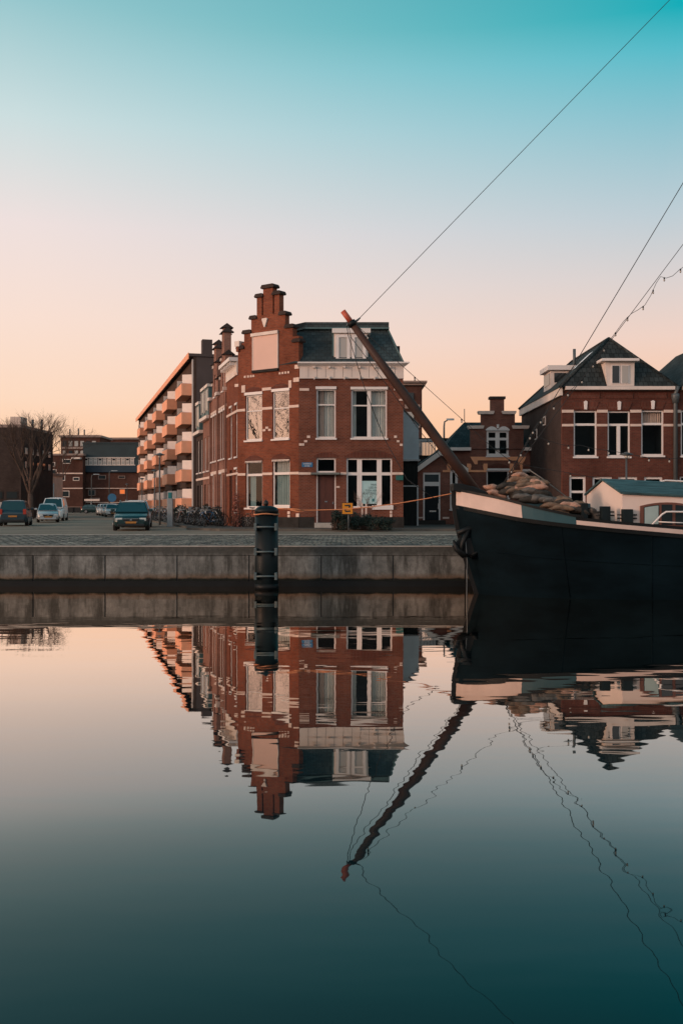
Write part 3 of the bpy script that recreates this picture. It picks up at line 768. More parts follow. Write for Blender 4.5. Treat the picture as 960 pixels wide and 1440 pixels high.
def gable_house(s0, s1, ztop, label, wmat):
    F, Lu = street_frame(s0, s1)
    b = C2 + sd * s0
    h = thing('terrace_house', label, 'house', (b.x, b.y, GZ), 'terrace houses along the side street')
    c = Lu / 2 + .25; ze = 9.4
    wn = [(.35, 1.05, 5.4, 8.3), (1.35, 2.05, 5.4, 8.3), (2.35, 3.0, 5.4, 8.3), (.5, 1.35, 2.1, 4.5), (2.2, 3.0, GZ + .1, 4.4)]
    sol = [(0, Lu, GZ - .2, ze), (c - 1.25, c + 1.25, ze - .02, ze + 1.1), (c - .85, c + .85, ze + 1.08, ze + 2.2), (c - .48, c + .48, ze + 2.18, ztop - .75), (c - .24, c + .24, ztop - .77, ztop - .45)]
    hz = [(c - .3, c + .3, ze + .1, ze + 1.5)]
    wall('wall', wmat, h, F, sol, wn + hz, th=.42)
    for r in wn[:4]: window(h, F, r, rows=[(.66, .07)], head=.12)
    window(h, F, hz[0], sill=True)
    box('door', 'door_brown', h, wn[4][0], wn[4][1], -.25, -.12, wn[4][2], wn[4][3], F=F)
    for (a, bb, z) in ((c - 1.25, c - .87, ze + 1.1), (c + .87, c + 1.25, ze + 1.1), (c - .85, c - .5, ze + 2.2), (c + .5, c + .85, ze + 2.2), (c - .24, c + .24, ztop - .45), (c - .48, c - .26, ztop - .75), (c + .26, c + .48, ztop - .75)):
        for q_, (e_, hh_) in enumerate(((.10, .30), (.02, .34))):
            zz_ = z + q_ * .26 if bb - a < .5 and z > ztop - .3 else z
            if q_ and zz_ == z: continue
            A_ = [F.P(a - e_, -.50 - e_, zz_), F.P(a - e_, .08 + e_, zz_), F.P(a - e_ + .1, -.21, zz_ + hh_)]; B_ = [F.P(bb + e_, -.50 - e_, zz_), F.P(bb + e_, .08 + e_, zz_), F.P(bb + e_ - .1, -.21, zz_ + hh_)]
            MB().rings([A_, B_], smooth=False).build('gable_coping', 'brick_brown', h)
    pieces('finial_stone', 'white_worn', h, [(c - .86, c - .5, -.40, .06, ze + 2.0, ze + 2.19), (c - 1.26, c - .88, -.40, .06, ze + .9, ze + 1.09)], F)
    box('string_course', 'trim_stone', h, 0, Lu, -.05, .035, 4.55, 4.75, F=F)
    box('string_course', 'trim_stone', h, 0, Lu, -.05, .035, 8.45, 8.6, F=F)
    pieces('pilaster', wmat, h, [(.02, .24, -.05, .10, GZ - .1, ze - .1), (Lu - .24, Lu - .02, -.05, .10, GZ - .1, ze - .1)], F)
    box('gutter', 'white_worn', h, 0, c - 1.27, -.3, .22, ze + .003, ze + .2, F=F); box('gutter', 'white_worn', h, c + 1.27, Lu, -.3, .22, ze + .003, ze + .2, F=F)
    rd = MB()
    rd.add([F.P(.05, -.4, ze + .02), F.P(Lu - .05, -.4, ze + .02), F.P(Lu - .05, -3.6, ze + 2.3), F.P(.05, -3.6, ze + 2.3), F.P(.05, -7, ze + .02), F.P(Lu - .05, -7, ze + .02)],
           [(0, 1, 2, 3), (3, 2, 5, 4), (0, 3, 4), (1, 5, 2), (0, 4, 5, 1)])
    rd.build('roof', 'slate', h)
    shell(wmat, h, F, Lu, 7, ze)
    return h
gable_house(4.0, 7.4, 13.75, 'narrow brick terrace house with a stepped gable, touching the corner house', 'brick_pink')
gable_house(7.4, 10.8, 13.3, 'narrow brick terrace house with a stepped gable, second from the corner house', 'brick_pink')

def dormer_house(s0, s1, ze, label, wmat, ndorm):
    F, Lu = street_frame(s0, s1)
    b = C2 + sd * s0
    h = thing('terrace_house', label, 'house', (b.x, b.y, GZ), 'terrace houses along the side street')
    n = max(2, int(Lu / 1.6)); du = Lu / n; wn = []
    for k in range(n):
        u = du * (k + .5); wn += [(u - .45, u + .45, 4.9, 7.2), (u - .45, u + .45, 2.0 if k else GZ + .1, 4.0)]
    wall('wall', wmat, h, F, [(0, Lu, GZ - .2, ze)], wn, th=.35)
    for i, r in enumerate(wn):
        if i == 1: box('door', 'door_black', h, r[0], r[1], -.25, -.12, r[2], r[3], F=F)
        else: window(h, F, r, rows=[(.66, .07)])
    box('gutter', 'white_worn', h, -.02, Lu + .02, -.3, .30, ze + .003, ze + .22, F=F)
    box('string_course', 'trim_stone', h, 0, Lu, -.05, .035, 4.35, 4.5, F=F)
    rd = MB()
    rd.add([F.P(.05, -.1, ze + .02), F.P(Lu - .05, -.1, ze + .02), F.P(Lu - .05, -1.0, ze + 2.5), F.P(.05, -1.0, ze + 2.5), F.P(.05, -7, ze + 2.6), F.P(Lu - .05, -7, ze + 2.6), F.P(.05, -7, ze), F.P(Lu - .05, -7, ze)],
           [(0, 1, 2, 3), (3, 2, 5, 4), (0, 3, 4, 6), (1, 7, 5, 2), (6, 4, 5, 7)])
    rd.build('roof', 'slate', h)
    for k in range(ndorm):
        u = Lu * (k + .5) / ndorm
        d = box('dormer', 'teal_paint', h, u - .75, u + .75, -1.6, .12, ze + .25, ze + 2.1, F=F)
        MB().box(u - .82, u + .82, -1.7, .22, ze + 2.103, ze + 2.3, F).build('dormer_cornice', 'white_worn', d)
        for e_ in (-.6, .04): MB().box(u + e_, u + e_ + .56, .122, .16, ze + .6, ze + 1.95, F).build('dormer_window', 'glass_dark', d)
        for e_ in (-.68, .61): MB().box(u + e_, u + e_ + .07, .122, .19, ze + .5, ze + 2.0, F).build('dormer_trim', 'white_worn', d)
    shell(wmat, h, F, Lu, 7, ze)
    return h
dormer_house(10.8, 14.6, 8.3, 'low terrace house with dark flat dormers, farther along the side street', 'brick_pink', 2)
dormer_house(14.6, 18.2, 7.6, 'lowest terrace house with dark dormers, last before the apartment block', 'brick_brown', 1)

# ------------------------------------------------------------------ apartment block with balconies
N0 = Vector((-14.4, 97.0)); AL = 76
pf = N0 + sd * AL
FB = Frame(pf.x, pf.y, -sd.x, -sd.y)            # u from far end to near end
ap = thing('apartment_building', 'long five storey apartment block with orange balconies and white screens', 'apartment block', (N0.x, N0.y, GZ))
ZT = 17.1
tops = [14.48, 11.66, 8.87, 6.08, 3.28]
hz = []
cols_s = [.3, 15.0, 29.2, 43.4, 57.6]
for s in cols_s:
    for zt in tops:
        for a, b in ((.9, 2.3), (2.7, 5.6), (8.2, 10.4), (11.4, 13.4)):
            u = AL - s - b; hz.append((u, u + b - a, zt - .95 if a < 8 else zt - .2, zt + 1.15))
wall('wall', 'apartment_wall', ap, FB, [(0, AL, GZ - .2, ZT)], hz, th=.3)
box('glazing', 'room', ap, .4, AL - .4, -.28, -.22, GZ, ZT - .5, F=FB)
box('end_wall', 'apartment_end', ap, AL - .3, AL, -11, -.302, GZ - .2, ZT, F=FB)
box('end_wall', 'apartment_end', ap, 0, .3, -11, -.302, GZ - .2, ZT, F=FB)
box('back_wall', 'apartment_wall', ap, .3, AL - .3, -11, -10.7, GZ - .2, ZT, F=FB)
box('roof', 'apartment_end', ap, -.1, AL + .1, -11.1, .45, ZT + .003, ZT + .28, F=FB)
box('roof_edge', 'balcony_orange', ap, -.1, AL + .1, .452, .52, ZT - .25, ZT + .34, F=FB)
box('drainpipe', 'white_worn', ap, AL - .22, AL - .06, .0, .14, GZ, ZT - .26, F=FB)
pr = None
for ci, s in enumerate(cols_s):
    for zt in tops:
        u1 = AL - s; u0 = u1 - 5.8; w1 = 1.12
        if pr is None:
            pr = MB().box(u0, u1, .004, w1, zt - 1.15, zt - 1.0, FB).box(u0, u1, w1 - .1, w1, zt - 1.0, zt, FB).box(u0, u0 + .1, .004, w1 - .1, zt - 1.0, zt, FB).box(u1 - .1, u1, .004, w1 - .1, zt - 1.0, zt, FB).build('balcony', 'balcony_orange', ap)
            zq, zw = zt - 1.0, zt + .92
            q4 = [(u1 - .16, .02), (u1 - .11, .02), (u1 - .68, .97), (u1 - .73, .97)]
            MB().add([FB.P(a, b, zq) for a, b in q4] + [FB.P(a, b, zw) for a, b in q4], [(0, 1, 2, 3), (7, 6, 5, 4), (0, 1, 5, 4), (1, 2, 6, 5), (2, 3, 7, 6), (3, 0, 4, 7)]).build('screen', 'screen_white', pr)
            MB().box(u0 + .02, u0 + .06, .02, .93, zt - 1.0, zt + .92, FB).build('screen', 'screen_white', pr)
            MB().tube([FB.P(u0 + .05, w1 - .05, zt + .12), FB.P(u1 - .05, w1 - .05, zt + .12)], .03, 5).build('handrail', 'steel_grey', pr)
            pr0 = (s, zt)
        else:
            c = copy_tree(pr, ap); d = sd * (s - pr0[0]); c.location = (d.x, d.y, zt - pr0[1])
for (s, w, hgt, wd) in ((2.5, -1.2, 1.85, 1.0), (31, -3, 1.4, .8), (60, -3, 1.6, .8)):
    box('chimney', 'apartment_end', ap, AL - s - wd, AL - s, w - wd, w, ZT + .283, ZT + .28 + hgt, F=FB)

# ------------------------------------------------------------------ buildings across the square, far left
def block(name, label, cat, X0, X1, Y0, Y1, Zt, mat, wins=(), wmat='glass_dark', group=None, rot=None):
    h = thing(name, label, cat, ((X0 + X1) / 2, Y0, GZ), group)
    F = Frame(X0, Y0, 1, 0)
    MB().box(0, X1 - X0, -(Y1 - Y0), 0, GZ - .2, Zt, F).build('wall', mat, h)
    box('roof_edge', 'concrete_far', h, -.15, X1 - X0 + .15, -(Y1 - Y0) - .15, .18, Zt + .003, Zt + .35, F=F)
    for (u0, u1, z0, z1) in wins:
        w = box('window', 'white_worn', h, u0, u1, -.02, .05, z0, z1, F=F)
        MB().box(u0 + .12, u1 - .12, .052, .07, z0 + .12, z1 - .12, F).build('pane', wmat, w)
    return h, F
# dark brick building at the left edge, turned a little away
D0 = at(30, 711, 100)
bl = thing('brick_building', 'big dark brick building at the far left edge behind the bare tree', 'building', (D0.x, D0.y, GZ))
dir_side = Vector((at(74, 711, 110).x - D0.x, 10)).normalized()
q = [Vector((D0.x - 30, D0.y)), Vector((D0.x, D0.y)), Vector((D0.x, D0.y)) + dir_side * 10.2, Vector((D0.x - 30, D0.y + 12))]
zb_ = CAM_H + (HOR - 601) / FPX * 100
MB().slab([(p.x, p.y) for p in q], GZ - .2, zb_).build('wall', 'brick_brown', bl)
MB().slab([(p.x * 1.002, p.y) for p in q], zb_ + .003, zb_ + .3).build('roof_edge', 'concrete_far', bl)
FL = Frame(D0.x, D0.y, dir_side.x, dir_side.y)
rnd = random.Random(4)
for r_, zz in enumerate((7.7, 6.3)):
    for k in range(5):
        u = .9 + k * 1.85
        w_ = box('window', 'dark_matte', bl, u, u + .95, -.01, .05, zz, zz + .85, F=FL)
        MB().box(u + .1, u + .85, .052, .07, zz + .1, zz + .75, FL).build('pane', 'glass_pale' if rnd.random() < .6 else 'glass_dark', w_)
FLf = Frame(D0.x - 30, D0.y, 1, 0)
for zz in (2.2, 3.2):
    for k in range(6):
        w_ = box('window', 'dark_matte', bl, 21 + k * 1.5, 22.2 + k * 1.5, -.01, .04, zz, zz + .8, F=FLf)
        MB().box(21.1 + k * 1.5, 22.1 + k * 1.5, .042, .055, zz + .08, zz + .72, FLf).build('pane', 'glass_pale' if (k + int(zz)) % 3 == 0 else 'glass_dark', w_)
box('roof_house', 'render_cream', bl, D0.x - 1.75, D0.x - .65, D0.y + 2, D0.y + 4, zb_ + .303, zb_ + 1.25)
for px in (38, 51): 
    p = at(px, 590, 104); MB().tube([(p.x, 106, zb_), (p.x, 106, zb_ + 1.3)], .13, 6).build('flue', 'lamp_grey', bl)
# low brown building with flat roof between the tree and the dark office
X0, X1 = at(50, 0, 188).x, at(116.8, 0, 188).x
hp = lambda y: CAM_H + (HOR - y) / FPX * 188
up = lambda px: (px - 480) / FPX * 188 - X0
h, F = block('brick_building', 'low flat roofed brown brick building between the bare tree and the dark office', 'building', X0, X1, 188, 200, hp(640.5), 'brick_far',
             [(up(a), up(c), hp(d_), hp(b)) for a, b, c, d_ in ((71, 650, 78, 656), (88, 645.5, 100, 652), (72, 660, 80, 667), (84, 668, 92, 676), (84, 690, 98, 699), (103, 671, 112, 676))])
box('band', 'trim_stone', h, up(80), X1 - X0, .003, .12, hp(666.6), hp(664.8), F=F); box('band', 'trim_stone', h, up(80), X1 - X0, .003, .12, hp(687.4), hp(686), F=F)
box('canopy', 'white_worn', h, up(103), up(115), .003, 1.2, hp(645.8), hp(643.4), F=F)
# dark office block
X0, X1 = at(117, 0, 190).x, at(193, 0, 190).x
hp = lambda y: CAM_H + (HOR - y) / FPX * 190
h = thing('office_building', 'dark teal office block with a ribbon of windows above a brick base', 'office', ((X0 + X1) / 2, 190, GZ))
F = Frame(X0, 190, 1, 0); W_ = X1 - X0
MB().box(.05, W_ + 4, -18, -.3, GZ - .2, hp(664.5), F).build('brick_base', 'brick_far', h)
MB().box(0, W_ + 4, -17, 0, hp(664), hp(622.5), F).build('wall', 'office_teal', h)
box('parapet', 'office_teal', h, -.1, W_ + 4.1, -17.1, .12, hp(624), hp(622), F=F)
box('spandrel', 'office_navy', h, .1, W_ - .1, .003, .16, hp(664), hp(654.8), F=F)
box('sill_band', 'white_worn', h, .2, W_ - .3, .003, .24, hp(654.6), hp(653.6), F=F)
box('head_band', 'white_worn', h, .2, W_ - .3, .003, .24, hp(644), hp(643), F=F)
for k in range(11):
    a = .3 + k * (W_ - .7) / 11; b = a + (W_ - .7) / 11 - .16
    w_ = box('window', 'white_worn', h, a, b, .003, .10, hp(653.4), hp(644.3), F=F)
    MB().box(a + .1, b - .1, .102, .12, hp(652.8), hp(648.6), F).build('pane', 'glass_pale', w_); MB().box(a + .1, b - .1, .102, .12, hp(647.6), hp(645), F).build('pane', 'glass_pale' if k % 3 else 'glass_dark', w_)
box('band', 'trim_stone', h, .1, W_, -.297, -.1, hp(687.2), hp(686.2), F=F); box('band', 'trim_stone', h, .1, W_, -.297, -.1, hp(707), hp(706.2), F=F)
for (a, b, c, d) in ((124, 688.5, 134, 697), (138, 668, 149, 674), (166, 669, 176, 673), (126, 700, 140, 703)):
    u0, z1 = F.uz(a, b); u1, z0 = F.uz(c, d)
    w_ = box('window', 'concrete_far', h, u0, u1, -.3, -.2, z0, z1, F=F); MB().box(u0 + .12, u1 - .12, -.198, -.18, z0 + .1, z1 - .1, F).build('pane', 'glass_dark', w_)
u0, z1 = F.uz(168, 687.8); u1, z0 = F.uz(176, 695)
lw_ = box('window', 'concrete_far', h, u0, u1, -.3, -.2, z0, z1, F=F); MB().box(u0 + .1, u1 - .1, -.198, -.18, z0 + .1, z1 - .1, F).build('pane', 'lit_orange', lw_); lw_['label'] = 'lit orange window'
# towers farther back
def tower(X0, X1, Y, zt, label, nfl, ncol, mat='brick_far', z0=4):
    h = thing('apartment_tower', label, 'tower block', ((X0 + X1) / 2, Y, GZ)); F = Frame(X0, Y, 1, 0)
    MB().box(0, X1 - X0, -14, 0, GZ - .2, zt, F).build('wall', mat, h)
    box('roof_edge', 'concrete_far', h, -.5, X1 - X0 + .5, -14.5, .5, zt + .003, zt + .6, F=F)
    fh = 2.9
    for r_ in range(nfl):
        z = zt - 2.6 - r_ * fh
        box('balcony_band', 'concrete_far', h, .3, X1 - X0 - .3, .003, .25, z - .9, z - .3, F=F)
        for k in range(ncol):
            u = .6 + k * (X1 - X0 - 1.2) / ncol; b = u + (X1 - X0 - 1.2) / ncol * .62
            MB().box(u, b, .003, .12, z - .1, z + 1.5, F).build('window', 'glass_pale' if (k * 5 + r_ * 3) % 4 else 'glass_dark', h)
    return h, F
hp = lambda y, d: CAM_H + (HOR - y) / FPX * d
h, F = tower(at(86, 0, 300).x, at(141, 0, 300).x, 300, hp(615, 300), 'distant apartment tower with roof antennas behind the dark office', 4, 6)
MB().box(1, 11, -9, -2, hp(615, 300) + .6, hp(611, 300), F).build('plant_room', 'concrete_far', h)
for u, hh in ((1.6, 3.2), (4.2, 3.6), (6.0, 3.0)): MB().tube([F.P(u, -4, hp(611, 300)), F.P(u, -4, hp(611, 300) + hh * .6)], .22, 5).build('antenna', 'lamp_grey', h)
h, F = tower(at(141, 0, 320).x, at(200, 0, 320).x, 320, hp(618, 320), 'wide distant flat block behind the dark office, right of the antennas', 2, 7)
h, F = tower(at(566, 0, 150).x, at(593, 0, 150).x, 150, hp(542, 150), 'tall brick apartment tower behind the white clad extension', 6, 1)
MB().box(-.3, 3.6, -10, .9, hp(541.6, 150) + .3, hp(539.5, 150) + .35, F).build('roof_slab', 'concrete_far', h)
# cream rendered house beside the tree
X0, X1 = at(46, 0, 140).x, at(69, 0, 140).x
h, F = block('rendered_house', 'small cream rendered house with a dark door behind the bare tree', 'house', X0, X1, 140, 147, hp(668, 140), 'render_cream', [(.5, 1.0, 5.0, 6.0), (1.5, 2.0, 5.0, 6.0)])
box('door', 'door_brown', h, .9, 1.4, .003, .06, GZ, 4.3, F=F)
box('canopy', 'concrete_far', h, .1, 2.2, .003, .4, 4.45, 4.6, F=F)
# long dark fence closing the street end
fe = thing('fence', 'long low dark fence across the far end of the street', 'fence', (at(120, 0, 175).x, 175, GZ))
X0, X1 = at(92, 0, 175).x, at(146, 0, 175).x
box('board_panel', 'plastic_black', fe, X0, X1, 175, 175.1, GZ + .05, GZ + 1.0); box('rail', 'concrete_far', fe, X0, X1, 174.92, 175.15, GZ + 1.003, GZ + 1.1)
pieces('post', 'plastic_black', fe, [(X0 + k * (X1 - X0) / 5 - .08, X0 + k * (X1 - X0) / 5 + .08, 174.85, 174.998, GZ - .1, GZ + .99) for k in range(6)])
# ------------------------------------------------------------------ low gabled house behind the bow
YS = 62.0
FH = Frame(0, YS, 1, 0)
U = lambda px: (px - 480) / FPX * YS
Z = lambda py: CAM_H + (HOR - py) / FPX * YS
hS = thing('gabled_house', 'low dark brick house with a chimney gable, orange stone bands and white arched window', 'house', (U(700), YS, GZ))
uA, uB, uC, uD = U(587), U(655), U(661), U(789)
ze_ = Z(634)
r = lambda a, b, c, d: (U(a), U(c), Z(d), Z(b))
hw_ = [r(683.6, 605, 715, 641), r(683.6, 661.5, 715, 700), r(734.5, 662.5, 749, 700), r(632.3, 661, 643.5, 716)]
dS = r(594.7, 664.5, 618.7, 731.5)
sol = [(U(632), uD, GZ - .2, ze_), (uC, U(735.6), ze_ - .02, Z(603)), (U(676), U(723.5), Z(603.02), Z(582.5))]
wall('wall', 'brick_dark', hS, FH, sol, [hw_[0], hw_[1], hw_[2], hw_[3]])
# front gabled wing
ap_ = (U(619.5), Z(633)); sl = (ap_[1] - Z(659)) / (ap_[0] - U(583))
zl = lambda u: ap_[1] - abs(u - ap_[0]) * sl
wall('wing_wall', 'brick_dark', hS, FH, [(uA, U(632) - .003, GZ - .2, zl(uA) - .1)], [dS], th=.3)
MB().prism([(uA, zl(uA) - .098), (U(655), zl(U(655)) - .098), (ap_[0], ap_[1] - .12)], -.28, .004, FH).build('wing_gable', 'brick_dark', hS)
rw = MB()
for sgn, ue in ((-1, U(582)), (1, U(657))):
    for_z = lambda u, dz: zl(u) + dz
    pr_ = [(ue, zl(ue) - .06), (ap_[0], ap_[1] - .06), (ap_[0], ap_[1] + .08), (ue, zl(ue) + .08)]
    MB().prism(pr_, -7.5, .28, FH).build('wing_roof', 'roof_tile', hS)
    bg_ = [(ue, zl(ue) - .34), (ap_[0], ap_[1] - .32), (ap_[0], ap_[1] + .03), (ue, zl(ue) + .03)]
    MB().prism(bg_, .282, .34, FH).build('barge_board', 'white_worn', hS)
# door of the wing
sdw = MB(); zt_ = Z(683.5)
sdw.box(dS[0], dS[0] + .09, -.14, -.03, dS[2], dS[3], FH).box(dS[1] - .09, dS[1], -.14, -.03, dS[2], dS[3], FH).box(dS[0] + .09, dS[1] - .09, -.14, -.034, dS[3] - .12, dS[3], FH).box(dS[0] + .09, dS[1] - .09, -.14, -.034, zt_, zt_ + .26, FH)
sdw.build('door_frame', 'white_paint', hS)
box('transom_light', 'glass_dark', hS, dS[0] + .09, dS[1] - .09, -.12, -.09, zt_ + .26, dS[3] - .12, F=FH)
dd_ = box('door', 'door_black', hS, dS[0] + .092, dS[1] - .092, -.15, -.09, dS[2] + .02, zt_, F=FH)
zc_ = Z(719); box('letter_box', 'chrome', dd_, U(603.5), U(612.8), -.088, -.07, zc_ - .04, zc_ + .05, F=FH)
box('handle', 'chrome', dd_, U(615.4), U(616.4), -.088, -.03, Z(716), Z(708), F=FH)
box('doorstep', 'dark_matte', hS, dS[0] - .3, dS[1] + .3, -.1, .35, PZ - .01, dS[2] - .003, F=FH)
window(hS, FH, hw_[1], head=.12); window(hS, FH, hw_[2], head=.12); window(hS, FH, hw_[3], fw=.16)
window(hS, FH, hw_[0], cols=[(.5, .26)], rows=[(.66, .16)], fw=.14)
ar = MB(); a0, a1, a2, a3 = hw_[0]
arch('arch', 'white_paint', hS, FH, a0 - .05, (a0 + a1) / 2 - .002, a3 - .02, .20, .06); arch('arch', 'white_paint', hS, FH, (a0 + a1) / 2 + .002, a1 + .05, a3 - .02, .20, .06)
box('keystone', 'white_paint', hS, (a0 + a1) / 2 - .07, (a0 + a1) / 2 + .07, -.02, .07, a3 + .12, a3 + .36, F=FH)
# orange stone bands
zo0, zo1 = Z(647.5), Z(642.3)
MB().prism([(U(660.5), zo1), (U(739), zo1), (U(737), zo0), (U(733), Z(653)), (U(728), Z(653)), (U(728), zo0), (U(671), zo0), (U(671), Z(653)), (U(667), Z(653))], -.02, .05, FH).build('stone_band', 'orange_stone', hS)
zq0, zq1 = Z(664), Z(661)
pieces('stone_band', 'orange_stone', hS, [(a, b, -.02, .045, zq0, zq1) for a, b in ((U(622), hw_[3][0]), (U(656), hw_[1][0]), (hw_[1][1], hw_[2][0]), (hw_[2][1], U(757)))], FH)
for a, f in ((628.5, 1), (656, -1), (679.5, 1), (716, -1), (731.5, 1), (752, -1)):
    w_ = 5.2 if a not in (731.5, 752) else 2.6
    MB().prism([(U(a), zq1 + .003), (U(a + w_), zq1 + .003), (U(a + w_ + (1.2 if f < 0 else 0)), Z(655)), (U(a + w_), Z(652)), (U(a), Z(652)), (U(a - (1.2 if f > 0 else 0)), Z(655))], -.02, .055, FH).build('quoin', 'orange_stone', hS)
pieces('quoin', 'trim_stone', hS, [(U(587.5), U(594), -.02, .04, Z(729), Z(727)), (U(622), U(631), -.02, .04, Z(729.5), Z(727)), (U(588), U(593), -.02, .04, Z(740), Z(737.5)), (U(625), U(629), -.02, .04, Z(740.5), Z(738))], FH)
for w4 in (hw_[1], hw_[2]): arch('arch', 'brick_lintel', hS, FH, w4[0], w4[1], w4[3] + .13, .20, .10)
# gutter, gable caps, chimney
box('gutter', 'white_worn', hS, U(632), uC - .002, -.2, .35, ze_ + .003, ze_ + .2, F=FH); box('gutter', 'white_worn', hS, U(735.6) + .002, U(764), -.2, .35, ze_ + .003, ze_ + .2, F=FH)
for a, b, y in ((658.5, 678.5, 603), (720.5, 742, 603), (673, 693, 582.5), (706, 723.8, 582.5)):
    MB().prism([(U(a), Z(y) + .002), (U(b), Z(y) + .002), (U(b) + .06, Z(y) + .12), (U(b) + .06, Z(y) + .2), (U(a) - .06, Z(y) + .2), (U(a) - .06, Z(y) + .12)], -.4, .12, FH).build('gable_coping', 'trim_stone', hS)
ch = box('chimney', 'brick_dark', hS, U(690), U(708.4), -.55, -.003, Z(583), Z(561), F=FH)
MB().box(U(688), U(710.2), -.62, .08, Z(561) + .003, Z(557.5), FH).build('chimney_cap', 'brick_brown', ch)
# tiled main roof, hipped at its left end
zr_ = CAM_H + (HOR - 594) / FPX * 66
rm = MB()
rm.add([(U(622), YS - .05, ze_ + .1), (U(789), YS - .05, ze_ + .1), (U(789), YS + 8, ze_ + .1), (U(622), YS + 8, ze_ + .1), ((652 - 480) / FPX * 66, YS + 4, zr_), (U(775), YS + 4, zr_)],
       [(0, 1, 5, 4), (1, 2, 5), (2, 3, 4, 5), (3, 0, 4), (3, 2, 1, 0)])
rm.build('roof', 'roof_tile', hS)
MB().box(U(632), uD, -8, -.32, GZ - .1, ze_ + .05, FH).build('core', 'brick_dark', hS) if False else None
box('side_wall', 'brick_dark', hS, uD - .3, uD, -8, -.302, GZ - .1, ze_, F=FH); box('side_wall', 'brick_dark', hS, uA, uA + .3, -7.5, -.302, GZ - .1, zl(uA) - .1, F=FH)
box('back_wall', 'brick_dark', hS, uA + .3, uD - .3, -8, -7.7, GZ - .1, ze_, F=FH)
MB().tube([(U(661), YS + 3, zr_), (U(661), YS + 3, zr_ + .8)], .025, 4).build('antenna', 'lamp_grey', hS)
# dark tall gate between the corner house and the wing
gt = thing('garden_gate', 'tall dark board gate with grey frame beside the corner house', 'gate', (U(577), 58, GZ))
G = lambda px: (px - 480) / FPX * 58
gz = lambda y: CAM_H + (HOR - y) / FPX * 58
box('board_panel', 'dark_wood', gt, C1.x + WA + .02, G(585.5), 58, 58.06, GZ + .12, gz(684.6)); box('frame_rail', 'steel_grey', gt, C1.x + WA + .02, G(588), 57.95, 58.1, gz(684.4), gz(682.6)); box('frame_post', 'steel_grey', gt, G(585.7), G(588), 57.95, 58.1, GZ, gz(684.5))
# pale clad extension behind, with a dark annex under it
ex = thing('clad_extension', 'pale blue board clad house extension with sloping top behind the corner house', 'extension', (G(578), 60.2, GZ))
E = lambda px: (px - 480) / FPX * 60.2
ezz = lambda y: CAM_H + (HOR - y) / FPX * 60.2
FE = Frame(0, 60.2, 1, 0)
MB().prism([(E(560), ezz(646)), (E(588.5), ezz(646)), (E(588.5), ezz(598)), (E(563), ezz(573)), (E(560), ezz(573))], -4, 0, FE).build('wall', 'siding', ex)
nb = 17
pieces('board_lap', 'siding', ex, [(E(560), E(588.4) - (0 if k < 11 else (k - 10.4) * .165), .002, .018, ezz(646) + k * .18 + .01, ezz(646) + k * .18 + .15) for k in range(nb)], FE)
MB().prism([(E(589.5), ezz(598.5)), (E(563), ezz(572.5)), (E(563), ezz(570.8)), (E(589.5), ezz(596.8))], -4.1, .08, FE).build('roof_edge', 'grey_green', ex)
box('ledge', 'steel_grey', ex, E(560), E(590), -4, .25, ezz(648.5), ezz(646) - .003, F=FE)
box('base', 'dark_wood', ex, E(560), E(587), -4, .02, GZ, ezz(648.7), F=FE)
# railing on the flat roof
rl = thing('railing', 'grey slatted balcony railing on the flat roof behind the low house', 'railing', ((600 - 480) / FPX * 68, 68, 4))
V = lambda px: (px - 480) / FPX * 68
vz = lambda y: CAM_H + (HOR - y) / FPX * 68
MB().box(V(588), V(640), 68.2, 72, GZ, vz(640)).build('flat_roof', 'dark_matte', rl)
box('top_rail', 'steel_grey', rl, V(588), V(613), 68, 68.08, vz(619.6), vz(617.8))
pieces('slat', 'steel_grey', rl, [(V(588.4 + k * 2.05), V(589.6 + k * 2.05), 68.01, 68.06, vz(640), vz(619.7)) for k in range(12)])
box('canopy', 'dark_matte', rl, V(588), V(632), 69, 72, vz(617), vz(614.5))

# ------------------------------------------------------------------ tall brick house on the right
YR = 53.0
U = lambda px: (px - 480) / FPX * YR
Z = lambda py: CAM_H + (HOR - py) / FPX * YR
FR = Frame(0, YR, 1, 0)
hR = thing('brick_house', 'tall brick house with steep tiled roof and white front dormer above the cream cabin', 'house', (U(870), YR, GZ))
r = lambda a, b, c, d: (U(a), U(c), Z(d), Z(b))
uL, uR_ = U(790), U(949)
zE = Z(548.8)
wr = [r(806, 577.5, 838.7, 642), r(853.7, 578, 885.3, 642), r(901, 577, 932.5, 640.5), r(800, 670, 823, 715), r(832.5, 670.5, 860, 715), r(868.7, 670.5, 895.5, 715), r(905, 670.5, 931, 715)]
wall('wall', 'brick_right', hR, FR, [(uL, uR_, GZ - .2, zE)], wr)
YB = 65.0
box('side_wall', 'brick_brown', hR, uL, uL + .3, YR + .302, YB, GZ - .2, zE); box('side_wall', 'brick_right', hR, uR_ - .3, uR_, YR + .302, YB, GZ - .2, zE)  # passage side in a darker brick: its shade is put into the colour
box('back_wall', 'brick_right', hR, uL + .3, uR_ - .3, YB - .3, YB, GZ - .2, zE)
window(hR, FR, wr[0], rows=[(.70, .12)]); window(hR, FR, wr[1], cols=[], rows=[(.70, .12)]); window(hR, FR, wr[2], rows=[(.70, .12)], curtain=[(.04, .96, .72, .98, 'curtain_pink')])
w2_ = wr[1]; uc = (w2_[0] + w2_[1]) / 2
box('centre_mullion', 'white_paint', hR, uc - .09, uc + .09, -.16, -.07, w2_[2] + .08, w2_[2] + (w2_[3] - w2_[2]) * .70 - .07, F=FR)
for w4 in wr[3:]: window(hR, FR, w4, rows=[(.52, .12)], sill=False, fw=.12)
